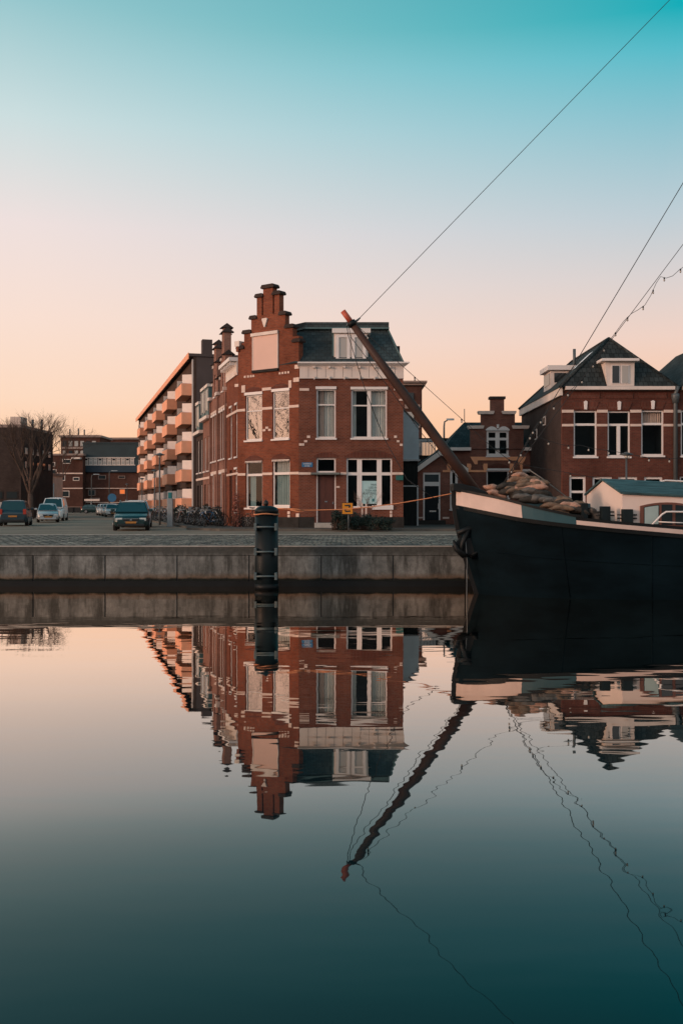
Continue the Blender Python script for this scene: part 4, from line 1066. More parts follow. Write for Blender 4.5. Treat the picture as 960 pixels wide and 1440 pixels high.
for w4 in wr[:3]:
    u0, u1 = w4[0] - .05, w4[1] + .05; z0 = w4[3] + .06
    MB().prism([(u0 + .12, z0), (u1 - .12, z0), (u1 + .06, z0 + .40), (u0 - .06, z0 + .40)], -.02, .03, FR).build('arch', 'brick_lintel', hR)
    c = (u0 + u1) / 2
    MB().prism([(c - .07, z0 + .0), (c + .07, z0 + .0), (c + .10, z0 + .42), (c, z0 + .47), (c - .10, z0 + .42)], -.02, .09, FR).build('keystone', 'white_paint', hR)
    box('panel', 'brick_lintel', hR, u0 - .1, u1 + .1, -.02, .035, Z(560.5), Z(552.5), F=FR)
for y0, y1 in ((576.3, 580.3), (596.2, 599.6)):
    zz0, zz1 = Z(y1), Z(y0)
    pieces('string_course', 'trim_stone', hR, [(a, b, -.05, .03, zz0, zz1) for a, b in ((uL - .01, wr[0][0]), (wr[0][1], wr[1][0]), (wr[1][1], wr[2][0]), (wr[2][1], uR_))], FR)
box('gutter', 'white_worn', hR, uL + .12, uR_ - .12, -.2, .32, zE + .003, Z(544), F=FR)
# white eaves board along the passage side
MB().prism([(YR + .2, zE - .30), (YB, zE - .30), (YB, zE + .14), (YR + .2, zE + .14)], uL - .16, uL - .002, Frame(0, 0, 0, 1)) if False else None
box('eaves_board', 'white_worn', hR, uL - .14, uL - .002, YR - .1, YB + .1, zE - .28, zE + .16)
zA = CAM_H + (HOR - 476) / FPX * 54.6; xm = (uL + uR_) / 2 - .1
zr0 = Z(545)
rt = MB()
e0 = [(uL - .18, YR - .25, zr0), (uR_ + .1, YR - .25, zr0), (uR_ + .1, YB, zr0), (uL - .18, YB, zr0)]
tp = [(xm, 54.6, zA), (xm, YB - 1.6, zA)]
rt.add(e0 + tp, [(0, 1, 4), (1, 2, 5, 4), (2, 3, 5), (3, 0, 4, 5), (3, 2, 1, 0)])
rfR = rt.build('roof', 'roof_tile', hR)
for a, b in ((e0[0], tp[0]), (e0[1], tp[0]), (tp[0], tp[1]), (e0[3], tp[1])): MB().tube([a, b], .09, 6).build('ridge_tiles', 'roof_tile', rfR)
# front dormer, its sides splayed a little
FDm = Frame(0, 52.79, 1, 0); du = lambda px: (px - 480) / FPX * 52.79; dz = lambda y: CAM_H + (HOR - y) / FPX * 52.79
dmr = MB().prism([(du(853), dz(543)), (du(891), dz(543)), (du(891.5), dz(508.5)), (du(850), dz(508.5))], -2.6, 0, FDm).build('dormer', 'white_worn', hR)
MB().box(du(844), du(896), -2.7, .3, dz(508.3), dz(504.8), FDm).build('dormer_roof', 'white_paint', dmr)
for a, b in ((860, 869.6), (873.5, 882.5)):
    w_ = MB().box(du(a) - .05, du(b) + .05, .003, .04, dz(539.5), dz(513.5), FDm).build('window', 'white_paint', dmr)
    MB().box(du(a), du(b), .042, .06, dz(538.5), dz(514.5), FDm).build('pane', 'glass_dark' if a < 865 else 'glass_pale', dmr)
# left dormer and roof window on the passage slope
slope = (zA - zr0) / (xm - (uL - .18))
yd0, yd1 = 57.6, 59.6
xd = uL + .35; zd0 = zr0 + (xd - uL + .18) * slope
dl = MB().box(xd, xd + 2.2, yd0, yd1, zd0 - .1, zd0 + 1.05).build('side_dormer', 'white_worn', hR)
MB().box(xd - .2, xd + 2.3, yd0 - .2, yd1 + .2, zd0 + 1.053, zd0 + 1.32).build('dormer_roof', 'white_paint', dl)
MB().box(xd - .03, xd - .003, yd0 + .2, yd1 - .2, zd0 + .25, zd0 + .9).build('pane', 'glass_dark', dl); MB().box(xd + .2, xd + .9, yd0 - .03, yd0 - .003, zd0 + .35, zd0 + .9).build('pane', 'glass_dark', dl)
sk = MB()
x1_, x2_ = uL + 1.2, uL + 2.2
sz = lambda x: zr0 + (x - uL + .18) * slope + .06
MB().add([(x1_, 55.2, sz(x1_)), (x2_, 55.2, sz(x2_)), (x2_, 56.1, sz(x2_)), (x1_, 56.1, sz(x1_))], [(0, 1, 2, 3)]).build('roof_window', 'glass_pale', rfR)
MB().tube([(uL + 1.9, 58.4, sz(uL + 1.9) - .2), (uL + 1.9, 58.4, sz(uL + 1.9) + .9)], .09, 6).build('flue', 'lamp_grey', rfR)
FW = Frame(uL, YB, 0, -1)
for (a, b, c, d) in ((763.5, 585, 767, 599), (752, 603, 755, 619)):
    u1, z1 = FW.uz(c, b); u0, z0 = FW.uz(a, d)
    w_ = box('window', 'white_worn', hR, min(u0, u1), max(u0, u1), .003, .05, min(z0, z1), max(z0, z1), F=FW); 
    MB().box(min(u0, u1) + .08, max(u0, u1) - .08, .052, .06, min(z0, z1) + .08, max(z0, z1) - .08, FW).build('pane', 'glass_dark', w_)
# next house on the right, only its left edge in the photograph
hN = thing('brick_house', 'brick house cut by the right edge of the picture, with dark roof and white windows', 'house', (U(1010), YR, GZ))
uN = U(949.2); uE = uN + 6.4
wn = [r(956.5, 577, 988, 641), r(1004, 577, 1036, 641), r(955, 670, 985, 715), r(1004, 670, 1036, 715)]
wall('wall', 'brick_right', hN, FR, [(uN, uE, GZ - .2, zE)], wn)
for w4 in wn: window(hN, FR, w4, rows=[(.70, .12)])
box('side_wall', 'brick_right', hN, uE - .3, uE, YR + .302, YB, GZ - .2, zE); box('back_wall', 'brick_right', hN, uN, uE - .3, YB - .3, YB, GZ - .2, zE)
for y0, y1 in ((576.3, 580.3), (596.2, 599.6)): pieces('string_course', 'trim_stone', hN, [(uN, wn[0][0], -.05, .03, Z(y1), Z(y0)), (wn[0][1], wn[1][0], -.05, .03, Z(y1), Z(y0)), (wn[1][1], uE, -.05, .03, Z(y1), Z(y0))], FR)
box('gutter', 'white_worn', hN, uN + .3, uE, -.2, .32, zE + .003, Z(544), F=FR)
rt = MB(); zA2 = zA; xn = uN + 2.75
e0 = [(uN + .12, YR - .25, zr0), (uE + .1, YR - .25, zr0), (uE + .1, YB, zr0), (uN + .12, YB, zr0)]; tp = [(xn, 54.6, zA2), (xn, 61.2, zA2)]
rt.add(e0 + tp, [(0, 1, 4), (1, 2, 5, 4), (2, 3, 5), (3, 0, 4, 5), (3, 2, 1, 0)])
rt.build('roof', 'roof_tile', hN)
MB().tube([(uN - .05, YR - .12, GZ), (uN - .05, YR - .12, zE - .2), (uN + .05, YR - .25, zE + .2)], .11, 6).build('drainpipe', 'lamp_grey', hN)
MB().lathe((uN - .05, YR - .12, zE - .7), [(.0, 0), (.16, 0), (.22, .35), (.22, .5), (0, .5)], 8).build('rain_hopper', 'lamp_grey', hN)
# ------------------------------------------------------------------ the moored barge
BY, BX = 29.0, 3.30           # centre line and stem
HB = 2.28
barge = thing('barge', 'dark navy sailing barge moored at the quay with white bow band and cream cabin', 'barge', (BX + 8, BY, 0))
def half(s, lv=1.0):
    """half beam at distance s from the stem; lv 1 at the rail, 0 at the waterline"""
    full = HB * (.90 + .10 * lv); ln = 5.2 + 1.4 * (1 - lv)
    if s <= 0: return .03
    k = min(1, s / ln)
    h = full * (1 - (1 - k) ** 2.3) ** .56
    if s > 17: h *= max(.12, 1 - ((s - 17) / 7.2) ** 2.4)
    return max(.03, h)
def lerp_tab(tab, x):
    if x <= tab[0][0]: return tab[0][1]
    for (a, b), (c, d) in zip(tab, tab[1:]):
        if x <= c: return b + (d - b) * (x - a) / (c - a)
    return tab[-1][1]
TOP = [(0, 2.99), (.5, 2.86), (1, 2.75), (2, 2.47), (3, 2.24), (4, 2.11), (5, 1.975), (6, 1.88), (8, 1.76), (11, 1.66), (15, 1.72), (19, 2.0), (23, 2.4)]
STR = [(0, 2.58), (.5, 2.46), (1, 2.35), (1.5, 2.24), (2.2, 2.14), (2.8, 2.07), (4, 1.95), (5.9, 1.79), (8, 1.66), (11, 1.56), (15, 1.60), (19, 1.86), (23, 2.22)]
zstr = lambda s: lerp_tab(STR, s)
ztop = lambda s: max(lerp_tab(TOP, s), zstr(s) + .2)
SS = [0, .12, .3, .55, .85, 1.2, 1.6, 2.1, 2.7, 3.4, 4.2, 5.2, 6.5, 8, 10, 12, 14, 16, 18, 20, 21.5, 23]
def side_pt(s, z, sgn, outw=0.):
    zs_ = zstr(s); lv = max(-.35, min(1.15, z / max(.1, zs_)))
    h = half(s, min(1, max(0, lv)))
    if lv < 0: h = max(.03, half(s, 0) + lv * .9)
    if lv > 1: h += (lv - 1) * .12
    rake = .66 * max(0, min(1.15, 1 - z / 2.58)) ** 1.35 * max(0, 1 - s / 6)     # the stem rakes
    return Vector((BX + s + rake, BY - sgn * (h + outw), z))
NV = 9
hull_rings = []
for s in SS:
    zs_ = zstr(s); zl = [-.5 + (zs_ + .5) * k / (NV - 1) for k in range(NV)]
    ring = [side_pt(s, z, 1) for z in zl[::-1]] + [side_pt(s, z, -1) for z in zl]
    hull_rings.append(ring)
hull = MB().rings(hull_rings, close=False, caps=False)
e = len(SS) - 1; n2 = 2 * NV
hull.f.append(tuple(e * n2 + j for j in range(n2))); hull.sm.append(False)
hull.build('hull', 'hull_navy', barge)
# stem bar
st = [side_pt(0, z, 0) + Vector((-.03, 0, 0)) for z in (3.12, 2.6, 2.0, 1.4, .8, .2, -.3)]
stem = MB()
rg = []
for p in st: rg.append([p + Vector((-.07, -.05, 0)), p + Vector((.14, -.09, 0)), p + Vector((.14, .09, 0)), p + Vector((-.07, .05, 0))])
stem.rings(rg, smooth=False); stem.build('stem', 'hull_black', barge)
def strake(s0, s1, zf0, zf1, thick, name, mat, outw=.0, sides=(1, -1), n=None, wav=None):
    res = []
    for sg in sides:
        k = n or max(4, int((s1 - s0) / .25)); rings = []
        for i in range(k + 1):
            s = s0 + (s1 - s0) * i / k; a, b = zf0(s), zf1(s)
            if wav: a += wav * math.sin(i * 2.3) * .5 + (wav if i % 5 == 0 else 0)
            pa, pb = side_pt(s, a, sg, outw), side_pt(s, b, sg, outw)
            inn = Vector((0, sg * thick, 0))
            rings.append([pa, pb, pb + inn, pa + inn])
        res.append(MB().rings(rings, smooth=False).build(name, mat, barge))
    return res
strake(.02, 1.62, zstr, ztop, .07, 'bulwark', 'hull_white', .004)
strake(1.625, 3.0, zstr, ztop, .07, 'bulwark', 'hull_teal', .004)
strake(3.005, 22.8, zstr, lambda s: zstr(s) + .115, .07, 'sheer_band', 'hull_white', .006)
strake(2.2, 22.8, lambda s: zstr(s) + .118, ztop, .06, 'rail', 'hull_black', -.02)
strake(.02, 3.2, lambda s: ztop(s) + .002, lambda s: ztop(s) + .07, .16, 'cap_rail', 'hull_black', .03)
strake(.0, 22.8, lambda s: zstr(s) - .11, lambda s: zstr(s) - .004, .10, 'rubbing_strake', 'hull_black', .055)
# deck
dk = MB(); o_ = []
for s in SS[1:]:
    z = zstr(s) + .06; a, b = side_pt(s, z, 1, -.07), side_pt(s, z, -1, -.07); o_.append([a, b])
dk.rings(o_, close=False, caps=False, smooth=False); dk.build('deck', 'dark_matte', barge, normals=False)
# headboard and hatch under the sacks
hb = [Vector((BX - .02, BY, 3.14)), Vector((BX + .75, BY, 2.98))]
MB().prism([(BX - .10, 2.98), (BX + .55, 2.86), (BX + .95, 2.80), (BX + .95, 2.92), (BX + .5, 3.10), (BX + .1, 3.20), (BX - .10, 3.20)], BY - .42, BY + .42).build('bow_head', 'hull_black', barge, bevel=.03)
box('hatch', 'hull_teal', barge, BX + 1.5, BX + 3.7, BY - 1.0, BY + 1.0, 2.2, 2.62, bevel=.03)
# bowsprit hoisted up
b0, b1 = at(663, 684, BY), at(482, 437.5, BY)
bd = (b1 - b0); Lb = bd.length; bd.normalize()
MB().tube([b0 - bd * .25, b0 + bd * (Lb * .2), b0 + bd * (Lb * .6), b0 + bd * (Lb - .42)], [.150, .152, .135, .098], 14).build('bowsprit', 'boom_wood', barge)
MB().tube([b0 + bd * (Lb - .42), b0 + bd * Lb], [.082, .080], 12).build('bowsprit_tip', 'boom_red', barge)
MB().tube([b0 + bd * (Lb - .52), b0 + bd * (Lb - .38)], [.13, .13], 12).build('tip_band', 'hull_black', barge)
c_ = b0 + bd * (Lb - .45)
MB().tube([c_, c_ + Vector((.16, 0, .10)), c_ + Vector((.24, 0, .17))], [.04, .035, .02], 6).build('stay_eye', 'lamp_grey', barge)
MB().tube([c_, c_ + Vector((-.13, -.05, -.02)), c_ + Vector((-.16, -.05, -.10))], [.04, .03, .02], 6).build('tip_shackle', 'lamp_grey', barge)
# mast, standing aft of the frame: the stays run up to it
mx = (1096 - 480) / FPX * BY
MB().tube([(mx, BY, 1.9), (mx, BY, 12), (mx, BY, 21.5)], [.19, .17, .10], 12).build('mast', 'boom_wood', barge)
def cable(name, pts, r, mat, par=None, sag=0., n=14):
    p = [Vector(q) for q in pts]
    if len(p) == 2:
        a, b = p; p = [a.lerp(b, k / n) - Vector((0, 0, sag * 4 * (k / n) * (1 - k / n))) for k in range(n + 1)]
    return MB().tube(p, r, 5).build(name, mat, par)
def on_line(x0, y0, x1, y1, x): return at(x, y0 + (y1 - y0) * (x - x0) / (x1 - x0), BY)
cable('forestay', [c_ + Vector((.22, 0, .16)), on_line(492, 439, 935, 0, 1094)], .0095, 'rope_dark', barge)
cable('forestay', [at(701, 690, BY), on_line(815, 498, 960, 256, 1094)], .012, 'rope_dark', barge)
cable('forestay', [at(709, 678, BY - .1), on_line(859, 476, 960, 342, 1094)], .0095, 'rope_dark', barge)
cable('slack_line', [at(487, 452, BY), at(489, 470, BY), at(508, 532, BY), at(514, 550, BY), at(539, 615, BY), at(572, 674, BY), at(612, 702, BY), at(642, 694, BY)], .011, 'rope_dark', barge)
cable('slack_line', [at(489, 452, BY), at(493, 474, BY), at(537, 532, BY), at(590, 606, BY), at(640, 668, BY), at(652, 682, BY)], .010, 'rope_dark', barge)
cable('rail_stay', [at(744, 661, BY + .8), at(762, 673, BY + .4), at(800, 702, BY - .6)], .018, 'rope_grey', barge)
# anchor hanging at the bow
av = at(653, 766, 28.4)
A = lambda x, z, y=0: av + Vector((x, y, z)) * 1.15
MB().tube([A(-.18, .28), A(.05, .38), A(.32, .44)], .075, 8).build('anchor_stock', 'hull_black', barge)
MB().tube([A(.12, .42), A(-.05, .05), A(-.1, -.2)], .07, 8).build('anchor_shank', 'hull_black', barge)
MB().tube([A(-.28, .12), A(-.2, -.1), A(-.02, -.26), A(.2, -.3), A(.38, -.14)], [.03, .09, .10, .09, .03], 8).build('anchor_fluke', 'hull_black', barge)
MB().prism([(av.x - .36, av.z - .06), (av.x - .14, av.z + .2), (av.x + .1, av.z + .16), (av.x + .34, av.z + .26), (av.x + .42, av.z - .04), (av.x + .2, av.z - .36), (av.x - .1, av.z - .24)], av.y + .06, av.y + .16).build('anchor_plate', 'hull_black', barge, bevel=.03)
cable('anchor_chain', [A(.0, .4), A(.06, -.4), A(.05, -1.3), A(.05, -1.62)], .016, 'lamp_grey', barge)
# bitts along the near rail
for px0, px1, yt, yb, d, pins in ((815.5, 825, 707.5, 727, 27.5, 0), (843.5, 856.3, 712, 731, 27.2, 1), (874, 888, 716, 735, 27.0, 1)):
    p0, p1 = at(px0, yt, d), at(px1, yb, d)
    b_ = box('mooring_bitt', 'pile_dark', barge, p0.x, p1.x, d - .12, d + .12, p1.z - .15, p0.z, bevel=.02)
    if pins:
        for fz in (.42, .68):
            z = p0.z + (p1.z - p0.z) * fz
            MB().tube([(p0.x - .13, d, z), (p1.x + .13, d, z)], .022, 6).build('pin', 'rust' if False else 'hull_black', b_)
# plate seams on the near side
for s_ in (2.6, 5.0, 7.4, 9.8):
    MB().tube([side_pt(s_, zstr(s_) - .14, 1, .004), side_pt(s_, 1.2, 1, .004), side_pt(s_, .6, 1, .004), side_pt(s_, .05, 1, .004)], .012, 4).build('plate_seam', 'hull_navy', barge)
MB().tube([side_pt(k * .4, zstr(k * .4) * .52, 1, .004) for k in range(1, 40)], .012, 4).build('plate_seam', 'hull_navy', barge)
# cabin
cx0 = 7.62; cyn, cyf = 27.05, 31.0; cym = (cyn + cyf) / 2
zE0, zR0 = 2.88, 3.285; ca = 12.0; drop = .048
FCf = Frame(cx0, cyf, 0, -1)           # front face, looking at the bow
cb = MB()
def cab(x):
    k = (x - cx0) * drop
    return [Vector((x, cyn, 1.75)), Vector((x, cyn, zE0 - k)), Vector((x, cym, zR0 - k)), Vector((x, cyf, zE0 - k)), Vector((x, cyf, 1.75))]
win = (cx0 + 1.0 * .52, cx0 + 3.1)
cb.rings([cab(cx0), cab(cx0 + ca)], smooth=False); cabin = cb.build('cabin', 'cabin_cream', barge)
rfm = []
for x in (cx0 - .06, cx0 + ca + .06):
    k = (x - cx0) * drop; dz = .012
    rfm.append([Vector((x, cyn - .07, zE0 - k - .02 + dz)), Vector((x, cym, zR0 - k + dz)), Vector((x, cyf + .07, zE0 - k - .02 + dz)), Vector((x, cyf + .07, zE0 - k + .045)), Vector((x, cym, zR0 - k + .065)), Vector((x, cyn - .07, zE0 - k + .045))])
MB().rings(rfm, smooth=False).build('cabin_roof', 'tarp_teal', barge)
MB().rings([[p + Vector((0, 0, -.06)) if i in (0, 1, 2) else p + Vector((0, 0, -.085)) for i, p in enumerate(r_)] for r_ in rfm], smooth=False).build('roof_edge', 'hull_black', barge) if False else None
FCn = Frame(0, cyn, 1, 0)
uw = lambda px: (px - 480) / FPX * cyn
zw = lambda py: CAM_H + (HOR - py) / FPX * cyn
def arched(u0, u1, z0, zs1, rise, uc, hw2):
    pts = [(u0, z0), (u1, z0)]; n_ = 8
    for k in range(n_ + 1):
        u = u1 + (u0 - u1) * k / n_; pts.append((u, zs1 + rise * (1 - ((u - uc) / hw2) ** 2)))
    return pts
u0, u1 = uw(899), uw(974); ucw = (u0 + u1) / 2; hw2 = (u1 - u0) / 2
wf = MB().prism(arched(u0, u1, zw(741), zw(711.5), .10, ucw, hw2), .002, .05, FCn).build('cabin_window', 'window_brown', barge)
cell = [(u0 + .09, uw(925) - .0), (uw(928.5), uw(943.5)), (uw(948), u1 - .09)]
for i, (a, b) in enumerate(cell):
    MB().prism(arched(a, b, zw(741) + .06, zw(711.5) - .05, .09, ucw, hw2), .052, .06, FCn).build('pane', 'glass_dark', wf)
    if i == 0: MB().prism(arched(a + .02, b - .02, zw(741) + .08, zw(711.5) - .07, .09, ucw, hw2), .0605, .066, FCn).build('window_blind', 'curtain_teal', wf)
# white pipe rails
dN = 26.8
rp = lambda x, y, d=dN: at(x, y, d)
MB().tube([rp(914, 740), rp(919, 735), rp(930, 723.5), rp(936, 719.8), rp(946, 719.6), rp(975, 720.2), rp(1010, 721), rp(1016, 740)], .026, 7).build('hand_rail', 'white_paint', barge)
MB().tube([rp(925, 733.8), rp(975, 736)], .018, 6).build('hand_rail', 'white_paint', barge)
MB().tube([rp(924, 682, cym), rp(928, 677.5, cym), rp(935, 675.6, cym), rp(1000, 678.5, cym), rp(1003, 690, cym)], .026, 7).build('roof_rail', 'white_paint', barge)

# ------------------------------------------------------------------ sacks on the fore deck
def sack_mesh(L_, W_, H_, seed):
    """a filled woven sack: pillow body, flat sewn ends, slumped and creased"""
    rn = random.Random(seed); nu, nv = 18, 15; rings = []
    ph = [rn.uniform(0, 6.28) for _ in range(6)]
    for i in range(nv):
        t = -1 + 2 * i / (nv - 1)
        fat = max(0, 1 - abs(t) ** 3.2) ** .55
        wd = W_ / 2 * (.80 + .20 * fat + (.10 if abs(t) > .9 else 0))
        th = H_ / 2 * fat + .012
        ring = []
        for j in range(nu):
            b = 2 * math.pi * j / nu; cb, sb = math.cos(b), math.sin(b)
            y = math.copysign(abs(cb) ** .75, cb) * wd; z = math.copysign(abs(sb) ** .7, sb) * th
            cr = .008 * math.sin(5 * t + ph[0] + 2 * cb) + .007 * math.sin(11 * t + ph[1] + 3 * b) * fat + rn.uniform(-.004, .004)
            z += cr * (1 if sb > 0 else .4); y += .02 * math.sin(3 * t + ph[2])
            z -= .05 * t * t
            ring.append(Vector((t * L_ / 2 + .012 * math.sin(4 * b + ph[3]), y, z + H_ / 2)))
        rings.append(ring)
    return MB().rings(rings)
SK = [  # px, py (middle), depth, length, height, turn, tilt, material
    (697, 691, 28.6, .52, .20, .2, .35, 'sack_pink'), (690, 684, 28.9, .40, .22, .6, .7, 'sack_pink'),
    (716, 688, 28.5, .62, .26, -.2, .05, 'sack_dark'), (712, 680, 28.6, .55, .22, .1, -.1, 'sack_dark'), (722, 678, 28.8, .50, .20, .4, -.2, 'sack_grey'),
    (733, 692, 28.35, .60, .26, .1, 0, 'sack_dark'), (750, 690, 28.3, .62, .24, -.1, .06, 'sack_dark'), (734, 683.5, 28.5, .60, .24, .1, .05, 'sack_pink'),
    (752, 683, 28.4, .68, .22, -.15, -.15, 'sack_pink'), (740, 675, 28.6, .56, .20, .2, .1, 'sack_tan'), (727, 671, 28.8, .55, .22, -.3, -.25, 'sack_tan'), (744, 670.5, 28.7, .50, .19, .25, .05, 'sack_tan'),
    (757, 676.5, 28.5, .55, .2, .1, -.2, 'sack_tan'), (756, 697, 28.1, .52, .26, .2, .05, 'sack_grey'), (742, 700, 28.1, .55, .24, 0, .05, 'sack_dark'), (731, 665.5, 28.8, .4, .17, .5, .3, 'sack_pink'),
    (776, 700, 27.9, .60, .20, .1, .1, 'sack_grey'), (790, 699, 27.9, .52, .20, -.15, -.05, 'sack_tan'), (782, 707, 27.8, .62, .20, .1, .06, 'sack_tan'), (798, 706, 27.75, .56, .20, .05, .08, 'sack_pink'),
    (783, 714, 27.7, .60, .20, 0, .1, 'sack_tan'), (801, 713, 27.65, .60, .20, .1, .1, 'sack_grey'), (815, 714, 27.6, .46, .20, 0, .3, 'sack_dark'), (812, 706, 27.8, .45, .19, .2, .2, 'sack_tan'), (829, 717, 27.6, .40, .24, .3, .9, 'sack_grey')]
EXTRA = [(724, 686, 28.45, .58, .2, .15, -.06), (745, 687, 28.35, .6, .2, -.1, .05), (761, 690, 28.25, .5, .2, .2, .12), (738, 679, 28.5, .6, .19, .05, -.08), (752, 674.5, 28.55, .55, .18, -.2, .1), (717, 683.5, 28.6, .52, .19, .3, .15),
         (768, 699, 28.0, .52, .19, .1, .12), (793, 703, 27.8, .58, .19, -.1, .04), (776, 708, 27.8, .58, .19, .12, .1), (808, 710, 27.7, .52, .19, .1, .12), (790, 711, 27.6, .58, .19, -.05, .06), (735, 695, 28.2, .6, .2, 0, .1)]
for i, e_ in enumerate(EXTRA): SK.append((*e_, ('sack_tan', 'sack_grey', 'sack_dark', 'sack_tan', 'sack_pink')[i % 5]))
SLAB = {'sack_pink': 'pinkish filled sack', 'sack_dark': 'dark filled sack', 'sack_grey': 'grey filled sack', 'sack_tan': 'tan filled sack'}
smesh = {}
SPOT = ['lowest at the tip of the large pile, beside the bowsprit', 'standing on end at the tip of the large pile by the bowsprit', 'low on the bow side of the large pile', 'upper of two at the bow side of the large pile',
        'leaning on top at the bow side of the large pile', 'in the bottom row of the large pile, middle', 'in the bottom row of the large pile, right of the middle', 'in the second row of the large pile, left', 'in the second row of the large pile, long and at the right',
        'in the third row of the large pile, middle', 'near the top of the large pile at its left', 'near the top of the large pile, flat', 'in the third row of the large pile, right edge', 'at the right foot of the large pile', 'half hidden behind the teal bulwark under the large pile', 'topmost on the large pile, small',
        'top left of the small pile before the cabin', 'top right of the small pile before the cabin', 'middle left of the small pile before the cabin', 'middle right of the small pile before the cabin',
        'bottom left of the small pile before the cabin', 'bottom right of the small pile before the cabin', 'lying at the foot of the first bitt', 'resting behind the first bitt', 'propped upright against the cream cabin front']
for i, (px, py, d, l, hh, rz, ry, mt) in enumerate(SK):
    py += 3.5; hh *= .74; l *= 1.06
    p = at(px, py, d)
    ob_ = sack_mesh(l, .42, hh * 1.12, i * 1.7).build('sack', mt)
    ob_.location = p - Vector((0, 0, hh / 2)); ob_.rotation_euler = (random.uniform(-.12, .12), ry, rz)
    where = SPOT[i] if i < len(SPOT) else ('wedged between others inside the large pile' if px < 765 else 'wedged between others inside the small pile')
    tag(ob_, SLAB[mt] + ' ' + where, 'sack', 'filled sacks piled on the barge fore deck')

# ------------------------------------------------------------------ light strings
def lights(name, label, pts, bulbs):
    root = thing(name, label, 'string lights', pts[0], 'strings of bulbs hung in the rigging')
    MB().tube(pts, .008, 5).build('cable', 'rope_dark', root)
    # bulbs at even steps along the cable
    seg = [(a, b, (b - a).length) for a, b in zip(pts, pts[1:])]; tot = sum(s_[2] for s_ in seg)
    for k in range(bulbs):
        d = tot * (k + .5) / bulbs
        for a, b, l in seg:
            if d <= l: q = a.lerp(b, d / l); break
            d -= l
        MB().lathe(q - Vector((0, 0, .135)), [(.008, .02), (.022, .032), (.028, .055), (.018, .085)], 8).build('bulb', 'bulb', root)
        MB().lathe(q - Vector((0, 0, .05)), [(.022, 0), (.022, .055)], 6).build('bulb_socket', 'hull_black', root)
d_ = BY - .05
lights('string_lights', 'string of small bulbs looped along the stay above the tall tiled roof', [at(x, y, d_) for x, y in ((1010, 340), (985, 366), (962, 374), (955, 379), (945, 388), (936, 391), (928, 389), (922, 398), (914, 416), (906, 429), (896, 436), (887, 441), (876, 452), (866, 466), (857, 478), (841, 499), (829, 518), (816, 536), (797, 553), (784, 566), (770, 577), (756, 595), (745, 612), (722, 655), (712, 672))], 17)
def sagged(a, b, sag, n=14): return [a.lerp(b, k / n) - Vector((0, 0, sag * 4 * (k / n) * (1 - k / n))) for k in range(n + 1)]
lights('string_lights', 'string of small bulbs sagging across the upper windows of the tall house', [at(x, y, d_) for x, y in ((757, 593), (748, 606), (756, 614), (770, 620), (793, 626), (815, 626), (835, 631), (859, 634), (896, 641), (920, 645), (941, 645), (975, 643), (1040, 630), (1094, 612))], 13)
lights('string_lights', 'thin string of few bulbs from the raised bowsprit tip down past the low house', [at(x, y, d_) for x, y in ((484, 442), (540, 492), (595, 541), (653, 593), (690, 628), (714, 646), (740, 655), (775, 661), (815, 668), (845, 673))], 5)
# ------------------------------------------------------------------ mooring pile and rope
pd = 30.45
pc = at(374.8, 711, pd)
mp_ = thing('mooring_pile', 'thick dark steel mooring pile with ladder brackets standing in the water before the quay', 'mooring pile', (pc.x, pd, 0))
zt = CAM_H + (HOR - 716.5) / FPX * pd
MB().lathe((pc.x, pd, 0), [(.355, -.8), (.355, zt - .10)], 28).build('tube', 'pile_dark', mp_)
MB().lathe((pc.x, pd, 0), [(.365, zt - .099), (.365, zt - .02), (.30, zt + .06), (.15, zt + .11), (.02, zt + .12)], 28).build('cap', 'pile_dark', mp_)
for y in (741, 776, 810.5):
    z = CAM_H + (HOR - y) / FPX * (pd - .4)
    MB().tube([(pc.x - .31, pd - .40, z), (pc.x + .31, pd - .40, z)], .032, 6).build('rung', 'pile_bracket', mp_)
    for sx in (-.31, .31): box('bracket', 'pile_bracket', mp_, pc.x + sx - .04, pc.x + sx + .04, pd - .43, pd - .18, z - .11, z + .11, bevel=.012)
MB().lathe((pc.x, pd, 0), [(.372, .0), (.372, .18)], 28).build('waterline_growth', 'hull_black', mp_)
zr = zt - .04
loop = [Vector((pc.x + .385 * math.cos(a), pd + .385 * math.sin(a), zr - .10 + .015 * math.sin(3 * a))) for a in [R(k * 15) for k in range(25)]]
rope_pts = [at(x, y, dd) for x, y, dd in ((391, 715, 30.1), (405, 716, 30.0), (421, 717.5, 29.95), (440, 717.4, 29.9), (480, 716.4, 29.75), (520, 713, 29.6), (560, 707.8, 29.4), (600, 701, 29.25), (630, 695, 29.1), (645, 691.5, 29.0))]
ro = thing('mooring_rope', 'orange mooring rope from the dark pile to the bow of the barge', 'rope', rope_pts[0])
MB().tube(rope_pts, .016, 6).build('line', 'rope_orange', ro)
MB().tube(loop, .022, 6, caps=False).build('loop', 'rope_orange', ro)
MB().tube([at(408, 717, 29.9), at(420, 719.5, 29.85), at(428, 718.2, 29.82), at(417, 716, 29.86), at(404, 715.5, 29.9)], .017, 6).build('knot', 'rope_orange', ro)
fl = thing('pole_float', 'small round dark buoy on top of the mooring pile', 'buoy', (pc.x - .1, pd, zt + .1))
MB().lathe((pc.x - .02, pd + .05, zt + .11), [(.02, 0), (.06, .02), (.085, .08), (.06, .15), (.02, .17)], 14).build('ball', 'plastic_black', fl)
MB().tube([(pc.x - .02, pd + .05, zt + .27), (pc.x - .02, pd + .05, zt + .31)], .02, 6).build('eye', 'plastic_black', fl)

